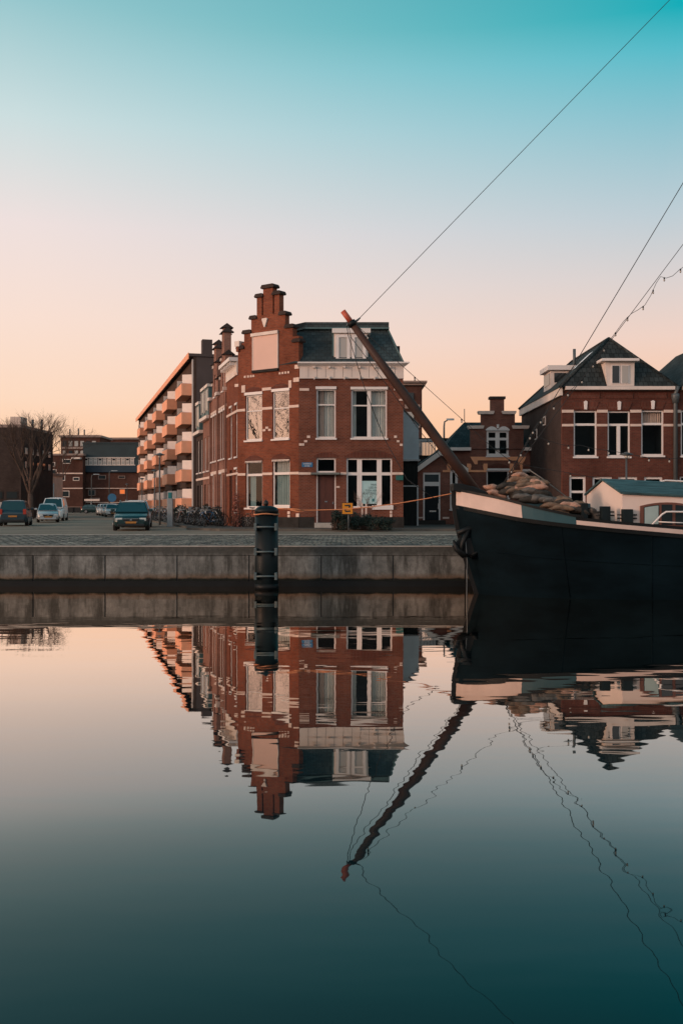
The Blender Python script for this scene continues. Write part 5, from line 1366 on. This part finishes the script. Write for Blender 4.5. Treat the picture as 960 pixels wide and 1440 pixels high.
# ------------------------------------------------------------------ cars
def car(label, px, d, heading, paint, L_=4.4, W_=1.78, H_=1.46, kind='hatch', group=None, rails=False, cat='car', X=None):
    """a parked car; +x of its own frame is forward; built round its own origin, then set down"""
    x = at(px, 0, d).x if X is None else X
    root = thing('parked_car' if kind != 'van' else 'parked_van', label, cat, (0, 0, 0), group)
    hl, hw = L_ / 2, W_ / 2
    zs = {'hatch': (.82, .98, .95), 'estate': (.80, .96, .98), 'saloon': (.78, .93, .95), 'van': (.98, 1.14, 1.16)}[kind]
    hood, belt, tail = zs
    st = [(-hl, .42, tail - .18, .80), (-hl + .06, .24, tail, .93), (-hl + .5, .2, tail + .0, .985), (-.4, .19, belt, 1), (.75, .19, belt - .03, 1), (hl - .55, .2, hood, .98), (hl - .12, .24, hood - .10, .90), (hl, .36, hood - .26, .76)]
    body = MB(); rings = []
    for (x_, zb, zt_, w) in st:
        h = hw * w; zm = zb + (zt_ - zb) * .48
        rings.append([Vector((x_, y, z)) for y, z in ((-h * .86, zb), (-h * .985, zb + .10), (-h, zm), (-h * .975, zt_ - .06), (-h * .90, zt_), (h * .90, zt_), (h * .975, zt_ - .06), (h, zm), (h * .985, zb + .10), (h * .86, zb))])
    body.rings(rings, smooth=True)
    G0 = {'hatch': (-hl + .12, 1.02, -hl + .55, .20), 'estate': (-hl + .12, 1.0, -hl + .50, .12), 'saloon': (-hl + .75, .95, -hl + 1.3, .1), 'van': (-hl + .06, 1.42, -hl + .16, .62)}[kind]
    xb0, xb1, xt0, xt1 = G0; zb = belt - .03; zt_ = H_
    wb, wt = hw * .935, hw * .74
    base = [Vector((xb0, -wb, zb)), Vector((xb1, -wb, zb)), Vector((xb1, wb, zb)), Vector((xb0, wb, zb))]
    topv = [Vector((xt0, -wt, zt_ - .02)), Vector((xt1, -wt, zt_ - .02)), Vector((xt1, wt, zt_ - .02)), Vector((xt0, wt, zt_ - .02))]
    xm = (xt0 + xt1) / 2
    gh = MB(); n = 9
    rg = []
    for k in range(n):
        f = k / (n - 1)
        b0, b1 = base[0].lerp(base[1], f), base[3].lerp(base[2], f); t0, t1 = topv[0].lerp(topv[1], f), topv[3].lerp(topv[2], f)
        cr = .055 * (1 - (2 * f - 1) ** 2)
        rg.append([b0, t0 + Vector((0, 0, cr * .4)), t0.lerp(t1, .25) + Vector((0, 0, cr + .02)), t0.lerp(t1, .75) + Vector((0, 0, cr + .02)), t1 + Vector((0, 0, cr * .4)), b1])
    body.rings(rg, smooth=False)
    bo = body.build('body', paint, root)
    def panel(a, b, c, dd, ins, off, name, mat):
        cen = (a + b + c + dd) / 4; nrm = (b - a).cross(dd - a).normalized()
        if nrm.dot(cen - Vector((xm, 0, .9))) < 0: nrm = -nrm
        q = [cen + (p - cen) * (1 - ins) + nrm * off for p in (a, b, c, dd)]
        q2 = [p - nrm * .02 for p in q]
        return MB().add(q + q2, [(0, 1, 2, 3), (7, 6, 5, 4), (0, 1, 5, 4), (1, 2, 6, 5), (2, 3, 7, 6), (3, 0, 4, 7)]).build(name, mat, root)
    panel(base[1], base[2], topv[2], topv[1], .10, .012, 'windscreen', 'glass_car')
    panel(base[0], base[3], topv[3], topv[0], .14, .012, 'rear_window', 'glass_car')
    for a, b, t0, t1 in ((base[0], base[1], topv[0], topv[1]), (base[3], base[2], topv[3], topv[2])):
        parts_ = ((.04, .33), (.36, .64), (.67, .97)) if kind != 'van' else ((.62, .97),)
        for f0, f1 in parts_: panel(a.lerp(b, f0), a.lerp(b, f1), t0.lerp(t1, f1), t0.lerp(t1, f0), .13, .010, 'side_window', 'glass_car')
    for sx in (-1, 1):
        for sy in (-1, 1):
            cx, cy = sx * (hl - .82), sy * (hw - .10)
            w_ = MB().rings([[Vector((cx + .32 * math.cos(2 * math.pi * k / 18) * q, cy + o, .32 + .32 * math.sin(2 * math.pi * k / 18) * q)) for k in range(18)] for q, o in ((.92, -.10), (1, -.07), (1, .07), (.92, .112))]).build('wheel', 'tyre', root)
            MB().rings([[Vector((cx + .2 * math.cos(2 * math.pi * k / 12), cy + o * sy, .32 + .2 * math.sin(2 * math.pi * k / 12))) for k in range(12)] for o in (.10, .122)]).build('rim', 'rim', w_)
    # lamps, grille, plates, bumpers, mirrors
    for sy in (-1, 1):
        y0, y1 = sorted((sy * hw * .46, sy * hw * .84)); box('headlight', 'light_clear', root, hl - .20, hl - .03, y0, y1, hood - .30, hood - .14, bevel=.03)
        y0, y1 = sorted((sy * hw * .70, sy * hw * .93)); box('taillight', 'light_red', root, -hl - .01, -hl + .14, y0, y1, tail - .22, tail + (.12 if kind in ('hatch', 'estate') else -.04), bevel=.02)
        y0, y1 = sorted((sy * (hw * .95), sy * (hw + .17))); box('mirror', paint, root, .62, .78, y0, y1, belt + .02, belt + .16, bevel=.03)
    MB().add([Vector((hl - .02, y, z)) for y, z in ((-.42, hood - .16), (.42, hood - .16), (.30, .36), (-.30, .36))] + [Vector((hl + .015, y, z)) for y, z in ((-.40, hood - .18), (.40, hood - .18), (.28, .38), (-.28, .38))],
             [(0, 1, 2, 3), (4, 5, 6, 7), (0, 1, 5, 4), (1, 2, 6, 5), (2, 3, 7, 6), (3, 0, 4, 7)]).build('grille', 'plastic_black', root)
    box('grille_bar', 'chrome', root, hl + .005, hl + .03, -.40, .40, hood - .20, hood - .165); box('grille_bar', 'chrome', root, hl + .005, hl + .03, -.33, .33, hood - .36, hood - .33)
    box('badge', 'chrome', root, hl + .016, hl + .03, -.05, .05, hood - .28, hood - .22, bevel=.01)
    box('bumper', 'plastic_black' if paint != 'car_silver' else paint, root, hl - .10, hl + .035, -hw * .74, hw * .74, .24, .36, bevel=.03); box('bumper', 'plastic_black' if paint != 'car_silver' else paint, root, -hl - .035, -hl + .12, -hw * .80, hw * .80, .26, .42, bevel=.03)
    box('number_plate', 'plate_yellow', root, hl + .036, hl + .045, -.26, .26, .38, .48); box('number_plate', 'plate_yellow', root, -hl - .045, -hl - .030, -.26, .26, .56, .67)
    if rails:
        for sy in (-1, 1): MB().tube([(xt0 + .1, sy * wt * .92, zt_), (xt0 + .2, sy * wt * .92, zt_ + .07), (xt1 - .3, sy * wt * .92, zt_ + .08), (xt1 - .15, sy * wt * .92, zt_ + .01)], .018, 5).build('roof_rail', 'chrome', root)
    root.location = (x, d, GZ); root.rotation_euler = (0, 0, heading)
    return root
HA = math.atan2(sd.y, sd.x)            # away from the camera, along the street
HT = HA + math.pi                      # towards the camera
car('dark blue hatchback seen from behind at the far left of the street', 23, 64, HA - R(3), 'car_blue', 4.1, 1.76, 1.58, 'hatch')
car('small silver saloon facing the canal beside the dark blue hatchback', 67.5, 77, HT + R(2), 'car_silver', 4.0, 1.62, 1.40, 'saloon')
car('white van with dark bumper facing the canal behind the silver saloon', 77, 85, HT - R(6), 'car_white', 4.6, 1.88, 1.92, 'van', cat='van')
car('dark green estate car with roof rails facing the canal near the pavement', 186, 52.6, HT - R(5), 'car_green', 4.7, 1.80, 1.47, 'estate', rails=True)
car('silver estate car parked right behind the dark green estate', 191.5, 60, HT - R(3), 'car_silver', 4.5, 1.76, 1.55, 'estate', rails=True)
RL = ['white car at the near end of the distant parked row', 'silver car second in the distant parked row', 'white car third in the distant parked row', 'silver car at the far end of the distant parked row']
for k, (px, d, p) in enumerate(((158.5, 114, 'car_white'), (153.5, 121, 'car_silver'), (149, 128, 'car_white'), (145, 135, 'car_silver'))):
    car(RL[k], px, d, HT, p, 4.2, 1.72, 1.45, 'hatch', group='cars parked in a row down the street')
car('teal car standing crosswise at the far end of the street', 133, 165, R(8), 'car_green', 4.2, 1.7, 1.4, 'hatch')

# ------------------------------------------------------------------ bicycles
def ring_tube(c, r, t, n=20, m=5):
    mb = MB(); rg = []
    for i in range(n):
        a = 2 * math.pi * i / n; d = Vector((math.cos(a), 0, math.sin(a)))
        rg.append([Vector(c) + d * (r + t * math.cos(2 * math.pi * k / m)) + Vector((0, t * math.sin(2 * math.pi * k / m), 0)) for k in range(m)])
    rg.append(rg[0]); return mb.rings(rg, caps=False)
def make_bicycle(paint):
    root = thing('bicycle', '-', 'bicycle', (0, 0, 0), 'bicycles parked along the street fronts')
    fr = MB(); bb, hd, sl = (-.08, 0, .30), (.42, 0, .86), (-.25, 0, .86)
    for a, b in ((bb, hd), (bb, sl), (sl, hd), ((-.55, 0, .34), bb), ((-.55, 0, .34), sl), (hd, (.55, 0, .34))): fr.tube([a, b], .016, 5)
    fr.build('frame', paint, root)
    for x in (-.55, .55):
        w = ring_tube((x, 0, .34), .32, .02).build('wheel', 'tyre', root)
        sp = MB()
        for k in range(5): a = math.pi * k / 5; sp.tube([(x - .31 * math.cos(a), 0, .34 - .31 * math.sin(a)), (x + .31 * math.cos(a), 0, .34 + .31 * math.sin(a))], .004, 3, caps=False)
        sp.build('spokes', 'rim', w)
    MB().tube([(-.25, 0, .86), (-.28, 0, .98)], .014, 5).build('seat_post', 'rim', root)
    MB().rings([[Vector((x, y * w, z)) for y, z in ((-1, .98), (1, .98), (.7, 1.03), (-.7, 1.03))] for x, w in ((-.42, .10), (-.3, .09), (-.12, .03))], smooth=False).build('saddle', 'plastic_black', root)
    MB().tube([(.28, -.27, 1.02), (.40, -.24, 1.06), (.40, 0, 1.04), (.40, .24, 1.06), (.28, .27, 1.02)], .013, 5).build('handlebar', 'rim', root)
    MB().tube([(.42, 0, .86), (.40, 0, 1.04)], .015, 5).build('stem', 'rim', root)
    MB().box(-.68, -.36, -.06, .06, .70, .72).build('carrier', 'plastic_black', root)
    MB().tube([(.50, 0, .80), (.54, 0, .80)], .045, 8).build('front_lamp', 'light_clear', root)
    return root
protos = {p: make_bicycle(p) for p in ('car_black', 'door_black', 'sign_blue', 'car_silver', 'rust')}
usedp = set()
BL = {'car_black': 'black bicycle', 'door_black': 'dark navy bicycle', 'sign_blue': 'blue bicycle', 'car_silver': 'pale grey bicycle', 'rust': 'rusty red bicycle'}
rnd = random.Random(11)
bikes = []
order = ['car_black', 'sign_blue', 'car_black', 'car_silver', 'door_black', 'rust', 'car_black', 'door_black', 'car_black', 'car_silver', 'car_black', 'rust']
for k in range(22):
    s = .9 + k * .72; p = C2 + sd * s + sn * (1.0 + rnd.uniform(-.1, .5)); bikes.append((p, order[k % 12], HA + R(rnd.choice((65, 80, 100, 110))) + rnd.uniform(-.15, .15), PZ, 'in the crowded row against the terrace fronts'))
for k in range(14):
    s = 19 + k * 1.3; p = C2 + sd * s + sn * (1.9 + rnd.uniform(-.3, .4)); bikes.append((p, order[(k * 5) % 12], HA + R(rnd.choice((70, 95))) + rnd.uniform(-.2, .2), PZ, 'in the farther row before the apartment block'))
bikes.append((C1 + fd * 2.55 + Vector((-.35, -.48)), 'car_black', math.atan2(fd.y, fd.x) + math.pi, PZ, 'leaning under the gable windows behind the mooring pile'))
seen = {}
for p, pt, hd, z, where in bikes:
    seen.setdefault((pt, where), []).append((p, hd, z))
for (pt, where), lst in seen.items():
    for k, (p, hd, z) in enumerate(lst):
        o = protos[pt] if pt not in usedp else copy_tree(protos[pt]); usedp.add(pt)
        o.location = (p.x, p.y, z); o.rotation_euler = (R(rnd.uniform(-9, 9)), 0, hd); o.scale = [rnd.uniform(.88, 1.08)] * 3
        lab = BL[pt] + ' ' + where
        o['label'] = lab if len(lst) == 1 else 'one of several ' + BL[pt].replace('bicycle', 'bicycles') + ' ' + where
        o['category'] = 'bicycle'; o['group'] = 'bicycles parked along the street fronts'

# ------------------------------------------------------------------ street lamps and posts
def disc_lamp(px, y_top, d, label, h=None):
    p = at(px, y_top, d); h = p.z
    root = thing('street_lamp', label, 'street lamp', (p.x, d, GZ), 'flat topped street lamps')
    MB().tube([(p.x, d, GZ), (p.x, d, GZ + .9), (p.x, d, h - .1)], [.075, .06, .045], 8).build('pole', 'lamp_grey', root)
    MB().lathe((p.x, d, h - .26), [(.05, 0), (.10, .06), (.10, .12)], 12).build('lamp_glass', 'light_clear', root)
    MB().lathe((p.x, d, h - .14), [(.12, 0), (.34, .05), (.33, .08), (.12, .16), (.02, .20)], 16).build('lamp_shade', 'lamp_grey', root)
disc_lamp(224.8, 638, 66, 'disc topped street lamp nearest in the side street, beside the parking post')
disc_lamp(217.5, 661, 97.7, 'disc topped street lamp second down the side street, before the balconies')
disc_lamp(200, 672.5, 126, 'disc topped street lamp third down the side street, near the block end')
disc_lamp(179, 680.5, 150, 'disc topped street lamp far off before the orange lit window')
disc_lamp(880, 637, 50, 'disc topped street lamp in front of the tall brick house, right of the barge')
def mast_lamp(px, y_top, d, label, arm):
    p = at(px, y_top, d); root = thing('street_lamp', label, 'street lamp', (p.x, d, GZ), 'tall mast street lamps')
    MB().tube([(p.x, d, GZ), (p.x, d, p.z - .5), (p.x + arm * .05, d, p.z - .12), (p.x + arm * .35, d, p.z)], [.11, .07, .06, .05], 8).build('pole', 'lamp_grey', root)
    MB().rings([[Vector((p.x + arm * x, d + y, p.z + z)) for y, z in ((-w, 0), (w, 0), (w * .7, .14), (-w * .7, .14))] for x, w in ((.25, .10), (.6, .15), (1.05, .06))], smooth=False).build('lamp_head', 'steel_grey', root)
mast_lamp(154, 662.5, 180, 'tall mast street lamp before the middle of the dark office', 1.4)
mast_lamp(129, 667.5, 185, 'tall mast street lamp before the left end of the dark office', 1.4)
mast_lamp(624, 591, 78, 'modern curved street lamp rising behind the low house roof', .75)
for px, y0, d, lab in ((76, 680, 120, 'thin pale pole between the bare tree and the white van'), (63, 648, 138, 'thin flag pole before the cream rendered house')):
    p = at(px, y0, d); ob_ = MB().tube([(p.x, d, GZ), (p.x, d, p.z)], [.09, .06], 6).build('pole', 'steel_grey', base=(p.x, d, GZ)); tag(ob_, lab, 'pole')
# grey post with a teal head
p = at(239.5, 0, 60); ps = thing('parking_post', 'grey ticket post with a teal head on the pavement corner by the dark green estate', 'post', (p.x, 60, GZ))
zz = lambda y: CAM_H + (HOR - y) / FPX * 60
box('column', 'steel_grey', ps, p.x - .17, p.x + .17, 59.85, 60.15, GZ, zz(701), bevel=.03); box('head', 'sign_teal', ps, p.x - .11, p.x + .11, 59.9, 60.1, zz(701) + .003, zz(692.5), bevel=.03)
# blue road sign and shop signs far down the street
p = at(158, 699, 172); sg = thing('road_sign', 'blue road sign on a thin post before the dark office', 'sign', (p.x, 172, GZ))
zz = lambda y: CAM_H + (HOR - y) / FPX * 172
MB().tube([(p.x, 172, GZ), (p.x, 172, zz(696))], .06, 6).build('post', 'steel_grey', sg)
MB().prism([(p.x + .75 * math.cos(a), zz(700) + .75 * math.sin(a)) for a in [2 * math.pi * k / 12 for k in range(12)]], 171.9, 171.95).build('plate', 'sign_blue', sg)
p = at(130, 703, 171); sg = thing('direction_board', 'pale direction board low before the dark office', 'sign', (p.x, 171, GZ))
zz = lambda y: CAM_H + (HOR - y) / FPX * 171
box('board', 'white_worn', sg, p.x - 1.35, p.x + 1.25, 171, 171.08, zz(704.6), zz(701.6)); MB().tube([(p.x - .2, 171.12, GZ), (p.x - .2, 171.12, zz(701))], .06, 6).build('post', 'steel_grey', sg)

# ------------------------------------------------------------------ signs by the corner house
u0, z1 = FA.uz(424.3, 650.3); u1, z0 = FA.uz(439.6, 656.8)
sg = thing('street_sign', 'small blue street name plate with white lettering on the corner house', 'street sign', tuple(FA.P((u0 + u1) / 2, 0, z0)))
box('plate', 'sign_blue', sg, u0, u1, .004, .03, z0, z1, F=FA)
text_mb('HAVENKADE', .115, FA, (u0 + u1) / 2, .034, z0 + .135, condense=.62).build('lettering', 'white_paint', sg, normals=False)
text_mb('NOORD', .10, FA, (u0 + u1) / 2, .034, z0 + .025, condense=.75).build('lettering', 'white_paint', sg, normals=False)
# poster in the big window
u0, z1 = FA.uz(508.3, 676.2); u1, z0 = FA.uz(530.4, 708.5)
po = thing('poster', 'pale teal poster with dark capitals in the big ground floor window', 'poster', tuple(FA.P((u0 + u1) / 2, -.1, z0)))
box('sheet', 'poster_teal', po, u0, u1, -.118, -.110, z0, z1, F=FA)
for k, tx in enumerate(('MAAK', 'LEES EN', 'TOON HIER', 'NOOIT TEVEEL')):
    text_mb(tx, .155, FA, u1 - .03, -.106, z1 - .25 - k * .155, 'RIGHT', condense=.72).build('lettering', 'ink', po, normals=False)
box('emblem', 'sign_teal', po, u1 - .28, u1 - .16, -.1085, -.105, z0 + .12, z0 + .27, F=FA)
# yellow canal sign on a post
sy = 48.4
sp = lambda x, y: at(x, y, sy)
a, b = sp(480.3, 706.8), sp(496.2, 723.3)
sg = thing('warning_sign', 'orange yellow square sign with black symbols on a post before the brown door', 'sign', ((a.x + b.x) / 2, sy, GZ))
FY = Frame(0, sy, 1, 0)
box('plate', 'sign_yellow', sg, a.x, b.x, .0, .03, b.z, a.z, F=FY, bevel=.01)
pb = MB()
t_ = .02
wall('border', 'ink', sg, FY, [(a.x, b.x, b.z, a.z)], [(a.x + t_, b.x - t_, b.z + t_, a.z - t_)], th=.03, w=.034)
cx, cz = (a.x + b.x) / 2, (a.z + b.z) / 2
MB().prism([(cx - .14, cz + .17), (cx + .12, cz + .19), (cx + .16, cz + .10), (cx + .10, cz + .03), (cx + .05, cz + .05), (cx + .07, cz + .11), (cx - .12, cz + .11)], .031, .036, FY).build('symbol', 'ink', sg)
MB().prism([(cx - .14, cz - .05), (cx - .08, cz - .05), (cx - .06, cz - .11), (cx + .14, cz - .09), (cx + .16, cz - .16), (cx - .10, cz - .18)], .031, .036, FY).build('symbol', 'ink', sg)
MB().tube([((a.x + b.x) / 2 + .05, sy + .05, GZ), ((a.x + b.x) / 2 + .05, sy + .05, a.z - .1)], .035, 6).build('post', 'lamp_grey', sg)
# dark green lantern sign at the right corner of the house
u0, z1 = FA.uz(556, 668.5); u1, z0 = FA.uz(566.5, 675.5)
sg = thing('wall_plate', 'dark green projecting plate at the right edge of the corner house', 'sign', tuple(FA.P((u0 + u1) / 2, 0, z0)))
box('plate', 'sign_green', sg, u0, u1, .10, .16, z0, z1, F=FA, bevel=.01); box('bracket', 'lamp_grey', sg, u0 + .1, u0 + .16, .003, .098, z0 + .1, z0 + .16, F=FA)

# ------------------------------------------------------------------ planting
def leafy(name, label, cat, c, size, n, mat, leaf=.10, seed=1, stems=0, twig='bark', group=None):
    rn = random.Random(seed); root = thing(name, label, cat, c, group); mb = MB(); cx, cy, cz = c; sx, sy_, sz_ = size
    blobs = [(rn.uniform(-.6, .6), rn.uniform(-.5, .5), rn.uniform(.15, .75), rn.uniform(.3, .5)) for _ in range(9)]
    for i in range(n):
        bx_, by_, bz_, br2 = rn.choice(blobs)
        v = Vector((rn.gauss(0, 1), rn.gauss(0, 1), rn.gauss(0, 1))).normalized() * br2 * rn.random() ** .4
        p_ = Vector((cx + (bx_ + v.x) * sx / 2, cy + (by_ + v.y) * sy_ / 2, cz + max(.01, bz_ + v.z * .8) * sz_))
        a = Vector((rn.gauss(0, 1), rn.gauss(0, 1), rn.gauss(0, 1))).normalized(); b = a.orthogonal().normalized() * leaf * rn.uniform(.5, 1.1); a = a * leaf * rn.uniform(.7, 1.4)
        mb.add([p_ - a, p_ + b * .5, p_ + a, p_ - b * .5], [(0, 1, 2, 3)])
    mb.build('foliage', mat, root, normals=False)
    st_ = MB()
    for i in range(stems):
        x, y = cx + rn.uniform(-.3, .3) * sx, cy + rn.uniform(-.25, .25) * sy_
        t = Vector((x + rn.uniform(-.25, .25) * sx, y, cz + sz_ * rn.uniform(.6, 1.05)))
        st_.tube([(x, y, cz - .05), ((x + t.x) / 2, y, cz + sz_ * .4), t], [.02, .014, .005], 4)
    if stems: st_.build('stems', twig, root)
    return root
hz_y = 49.2
def plant_at(px0, px1, ytop, d):
    a, b = at(px0, ytop, d), at(px1, ytop, d); return (a.x + b.x) / 2, b.x - a.x, a.z - PZ
for k, (p0, p1, yt, lab) in enumerate(((462, 494, 717, 'dark dense bush right of the brown door, behind the orange sign post'), (488, 526, 720, 'dark dense bush below the poster window, middle of three'), (520, 556, 727, 'dark low bush under the big window, right of the bare shrub'))):
    x, w, h = plant_at(p0, p1, yt, hz_y + .5 * (k % 2)); leafy('bush', lab, 'bush', (x, hz_y + .5 * (k % 2), PZ), (w * 1.2, 1.6, h), 1700, 'leaf_dark', .06, k + 3, 40, group='dark bushes before the corner house')
x, w, h = plant_at(503, 526, 691, 50.3)
def twiggy(name, label, cat, c, h, spread, n, mat, seed, base_r=.03):
    rn = random.Random(seed); root = thing(name, label, cat, c); mb = MB()
    def grow(p_, d, l, r, lev):
        q = p_ + d * l; mid = (p_ + q) / 2 + Vector((rn.uniform(-1, 1), rn.uniform(-1, 1), 0)) * l * .06
        mb.tube([p_, mid, q], [r, r * .8, r * .55], 4, caps=False)
        if lev:
            for _ in range(rn.choice((2, 3, 3))):
                nd = (d + Vector((rn.uniform(-1, 1), rn.uniform(-1, 1), rn.uniform(-.1, .7))) * .55).normalized(); grow(q, nd, l * rn.uniform(.55, .8), r * .55, lev - 1)
    for i in range(n):
        grow(Vector(c) + Vector((rn.uniform(-.08, .08), rn.uniform(-.08, .08), -.03)), Vector((rn.uniform(-1, 1) * spread, rn.uniform(-1, 1) * spread, 1)).normalized(), h * .42, base_r, 3)
    mb.build('branches', mat, root); return root
twiggy('bare_shrub', 'bare twiggy shrub in front of the poster window', 'shrub', (x, 50.3, PZ), h, .35, 8, 'twig', 5, .016)
for px, yt, lab in ((509, 707, 'pale thicker garden stake left before the big window'), (514.5, 708.5, 'pale thin garden stake right before the big window')):
    p = at(px, yt, 50.0); ob_ = MB().box(p.x - .04, p.x + .04, 49.97, 50.03, PZ, p.z).build('garden_stake', 'trim_stone', base=(p.x, 50, PZ)); tag(ob_, lab, 'stake')
q_ = C1 + fd * 4.0; n_ = Vector((FG.nx, FG.ny)); q_ = q_ + n_ * .30 + fd * .1
leafy('climbing_plant', 'reddish leafy plant climbing at the left edge of the gable front', 'plant', (q_.x, q_.y, PZ), (.7, .6, 2.0), 420, 'plant_pink', .06, 21, 6)
for k, (s, o_, lab) in enumerate(((5.2, .75, 'dark bush among the bicycles at the first stepped gable house'), (8.6, .8, 'dark bush among the bicycles at the second stepped gable house'), (12.2, .9, 'dark bush against the low terrace house with flat dormers'), (17.0, 1.1, 'dark bush at the far corner of the terrace'))):
    p = C2 + sd * s + sn * o_; leafy('bush', lab, 'bush', (p.x, p.y, PZ), (1.5, 2.2, 1.15 + .2 * (k % 2)), 1300, 'leaf_dark', .085, 40 + k, 8, group='dark bushes along the terrace')
# ------------------------------------------------------------------ bare trees
def bare_tree(label, px, d, ytop, levels, seed, spread, X=None, trunk=.34, mat='bark', group=None, hfork=.3):
    rn = random.Random(seed); x = at(px, 0, d).x if X is None else X
    h = CAM_H + (HOR - ytop) / FPX * d - GZ
    root = thing('bare_tree', label, 'tree', (x, d, GZ), group); tk, cr = MB(), MB()
    fork = Vector((x, d, GZ + h * hfork))
    tk.tube([(x, d, GZ - .1), (x + .04, d, GZ + h * .12), tuple(fork)], [trunk, trunk * .8, trunk * .68], 10)
    tk.build('trunk', mat, root)
    def grow(p_, dr, l, r, lev):
        q = p_ + dr * l; mid = (p_ + q) / 2 + Vector((rn.uniform(-1, 1), rn.uniform(-1, 1), rn.uniform(-.3, .6))) * l * .08
        cr.tube([p_, mid, q], [r, r * .84, r * .66], 6 if lev > 3 else (4 if lev > 1 else 3), caps=False)
        if lev:
            for i in range(rn.choice((2, 3)) if lev > 1 else rn.choice((2, 3, 4))):
                nd = (dr + Vector((rn.gauss(0, .55), rn.gauss(0, .55), rn.gauss(.12, .3))) * spread).normalized()
                grow(q if i == 0 else p_.lerp(q, rn.uniform(.55, 1)), nd, l * rn.uniform(.62, .86), r * rn.uniform(.5, .66), lev - 1)
    for i in range(5):
        a = 2 * math.pi * i / 5 + rn.uniform(-.3, .3)
        grow(fork - Vector((0, 0, h * .02)), Vector((math.cos(a) * .42, math.sin(a) * .42, 1)).normalized(), h * rn.uniform(.24, .31), trunk * .45, levels)
    cr.build('crown', mat, root)
    return root
bare_tree('bare tree with a forked trunk before the dark brick building at the left', 43, 95, 592, 6, 12, .62, trunk=.34, hfork=.26)
bare_tree('slighter bare tree behind the low brown building, seen against the sky', 84, 172, 604, 5, 8, .6, trunk=.22)
# the tall trees along the west quay, outside the picture but seen in the gable windows
for k, (X, d) in enumerate(((-33, 46.5), (-44, 41))):
    bare_tree(('tall bare tree on the west quay mirrored in the gable windows, nearest', 'tall bare tree on the west quay mirrored in the gable windows, farthest')[k], 0, d, HOR - (13 + k) / d * FPX, 7, 30 + k, .95, X=X, trunk=.15, hfork=.18)
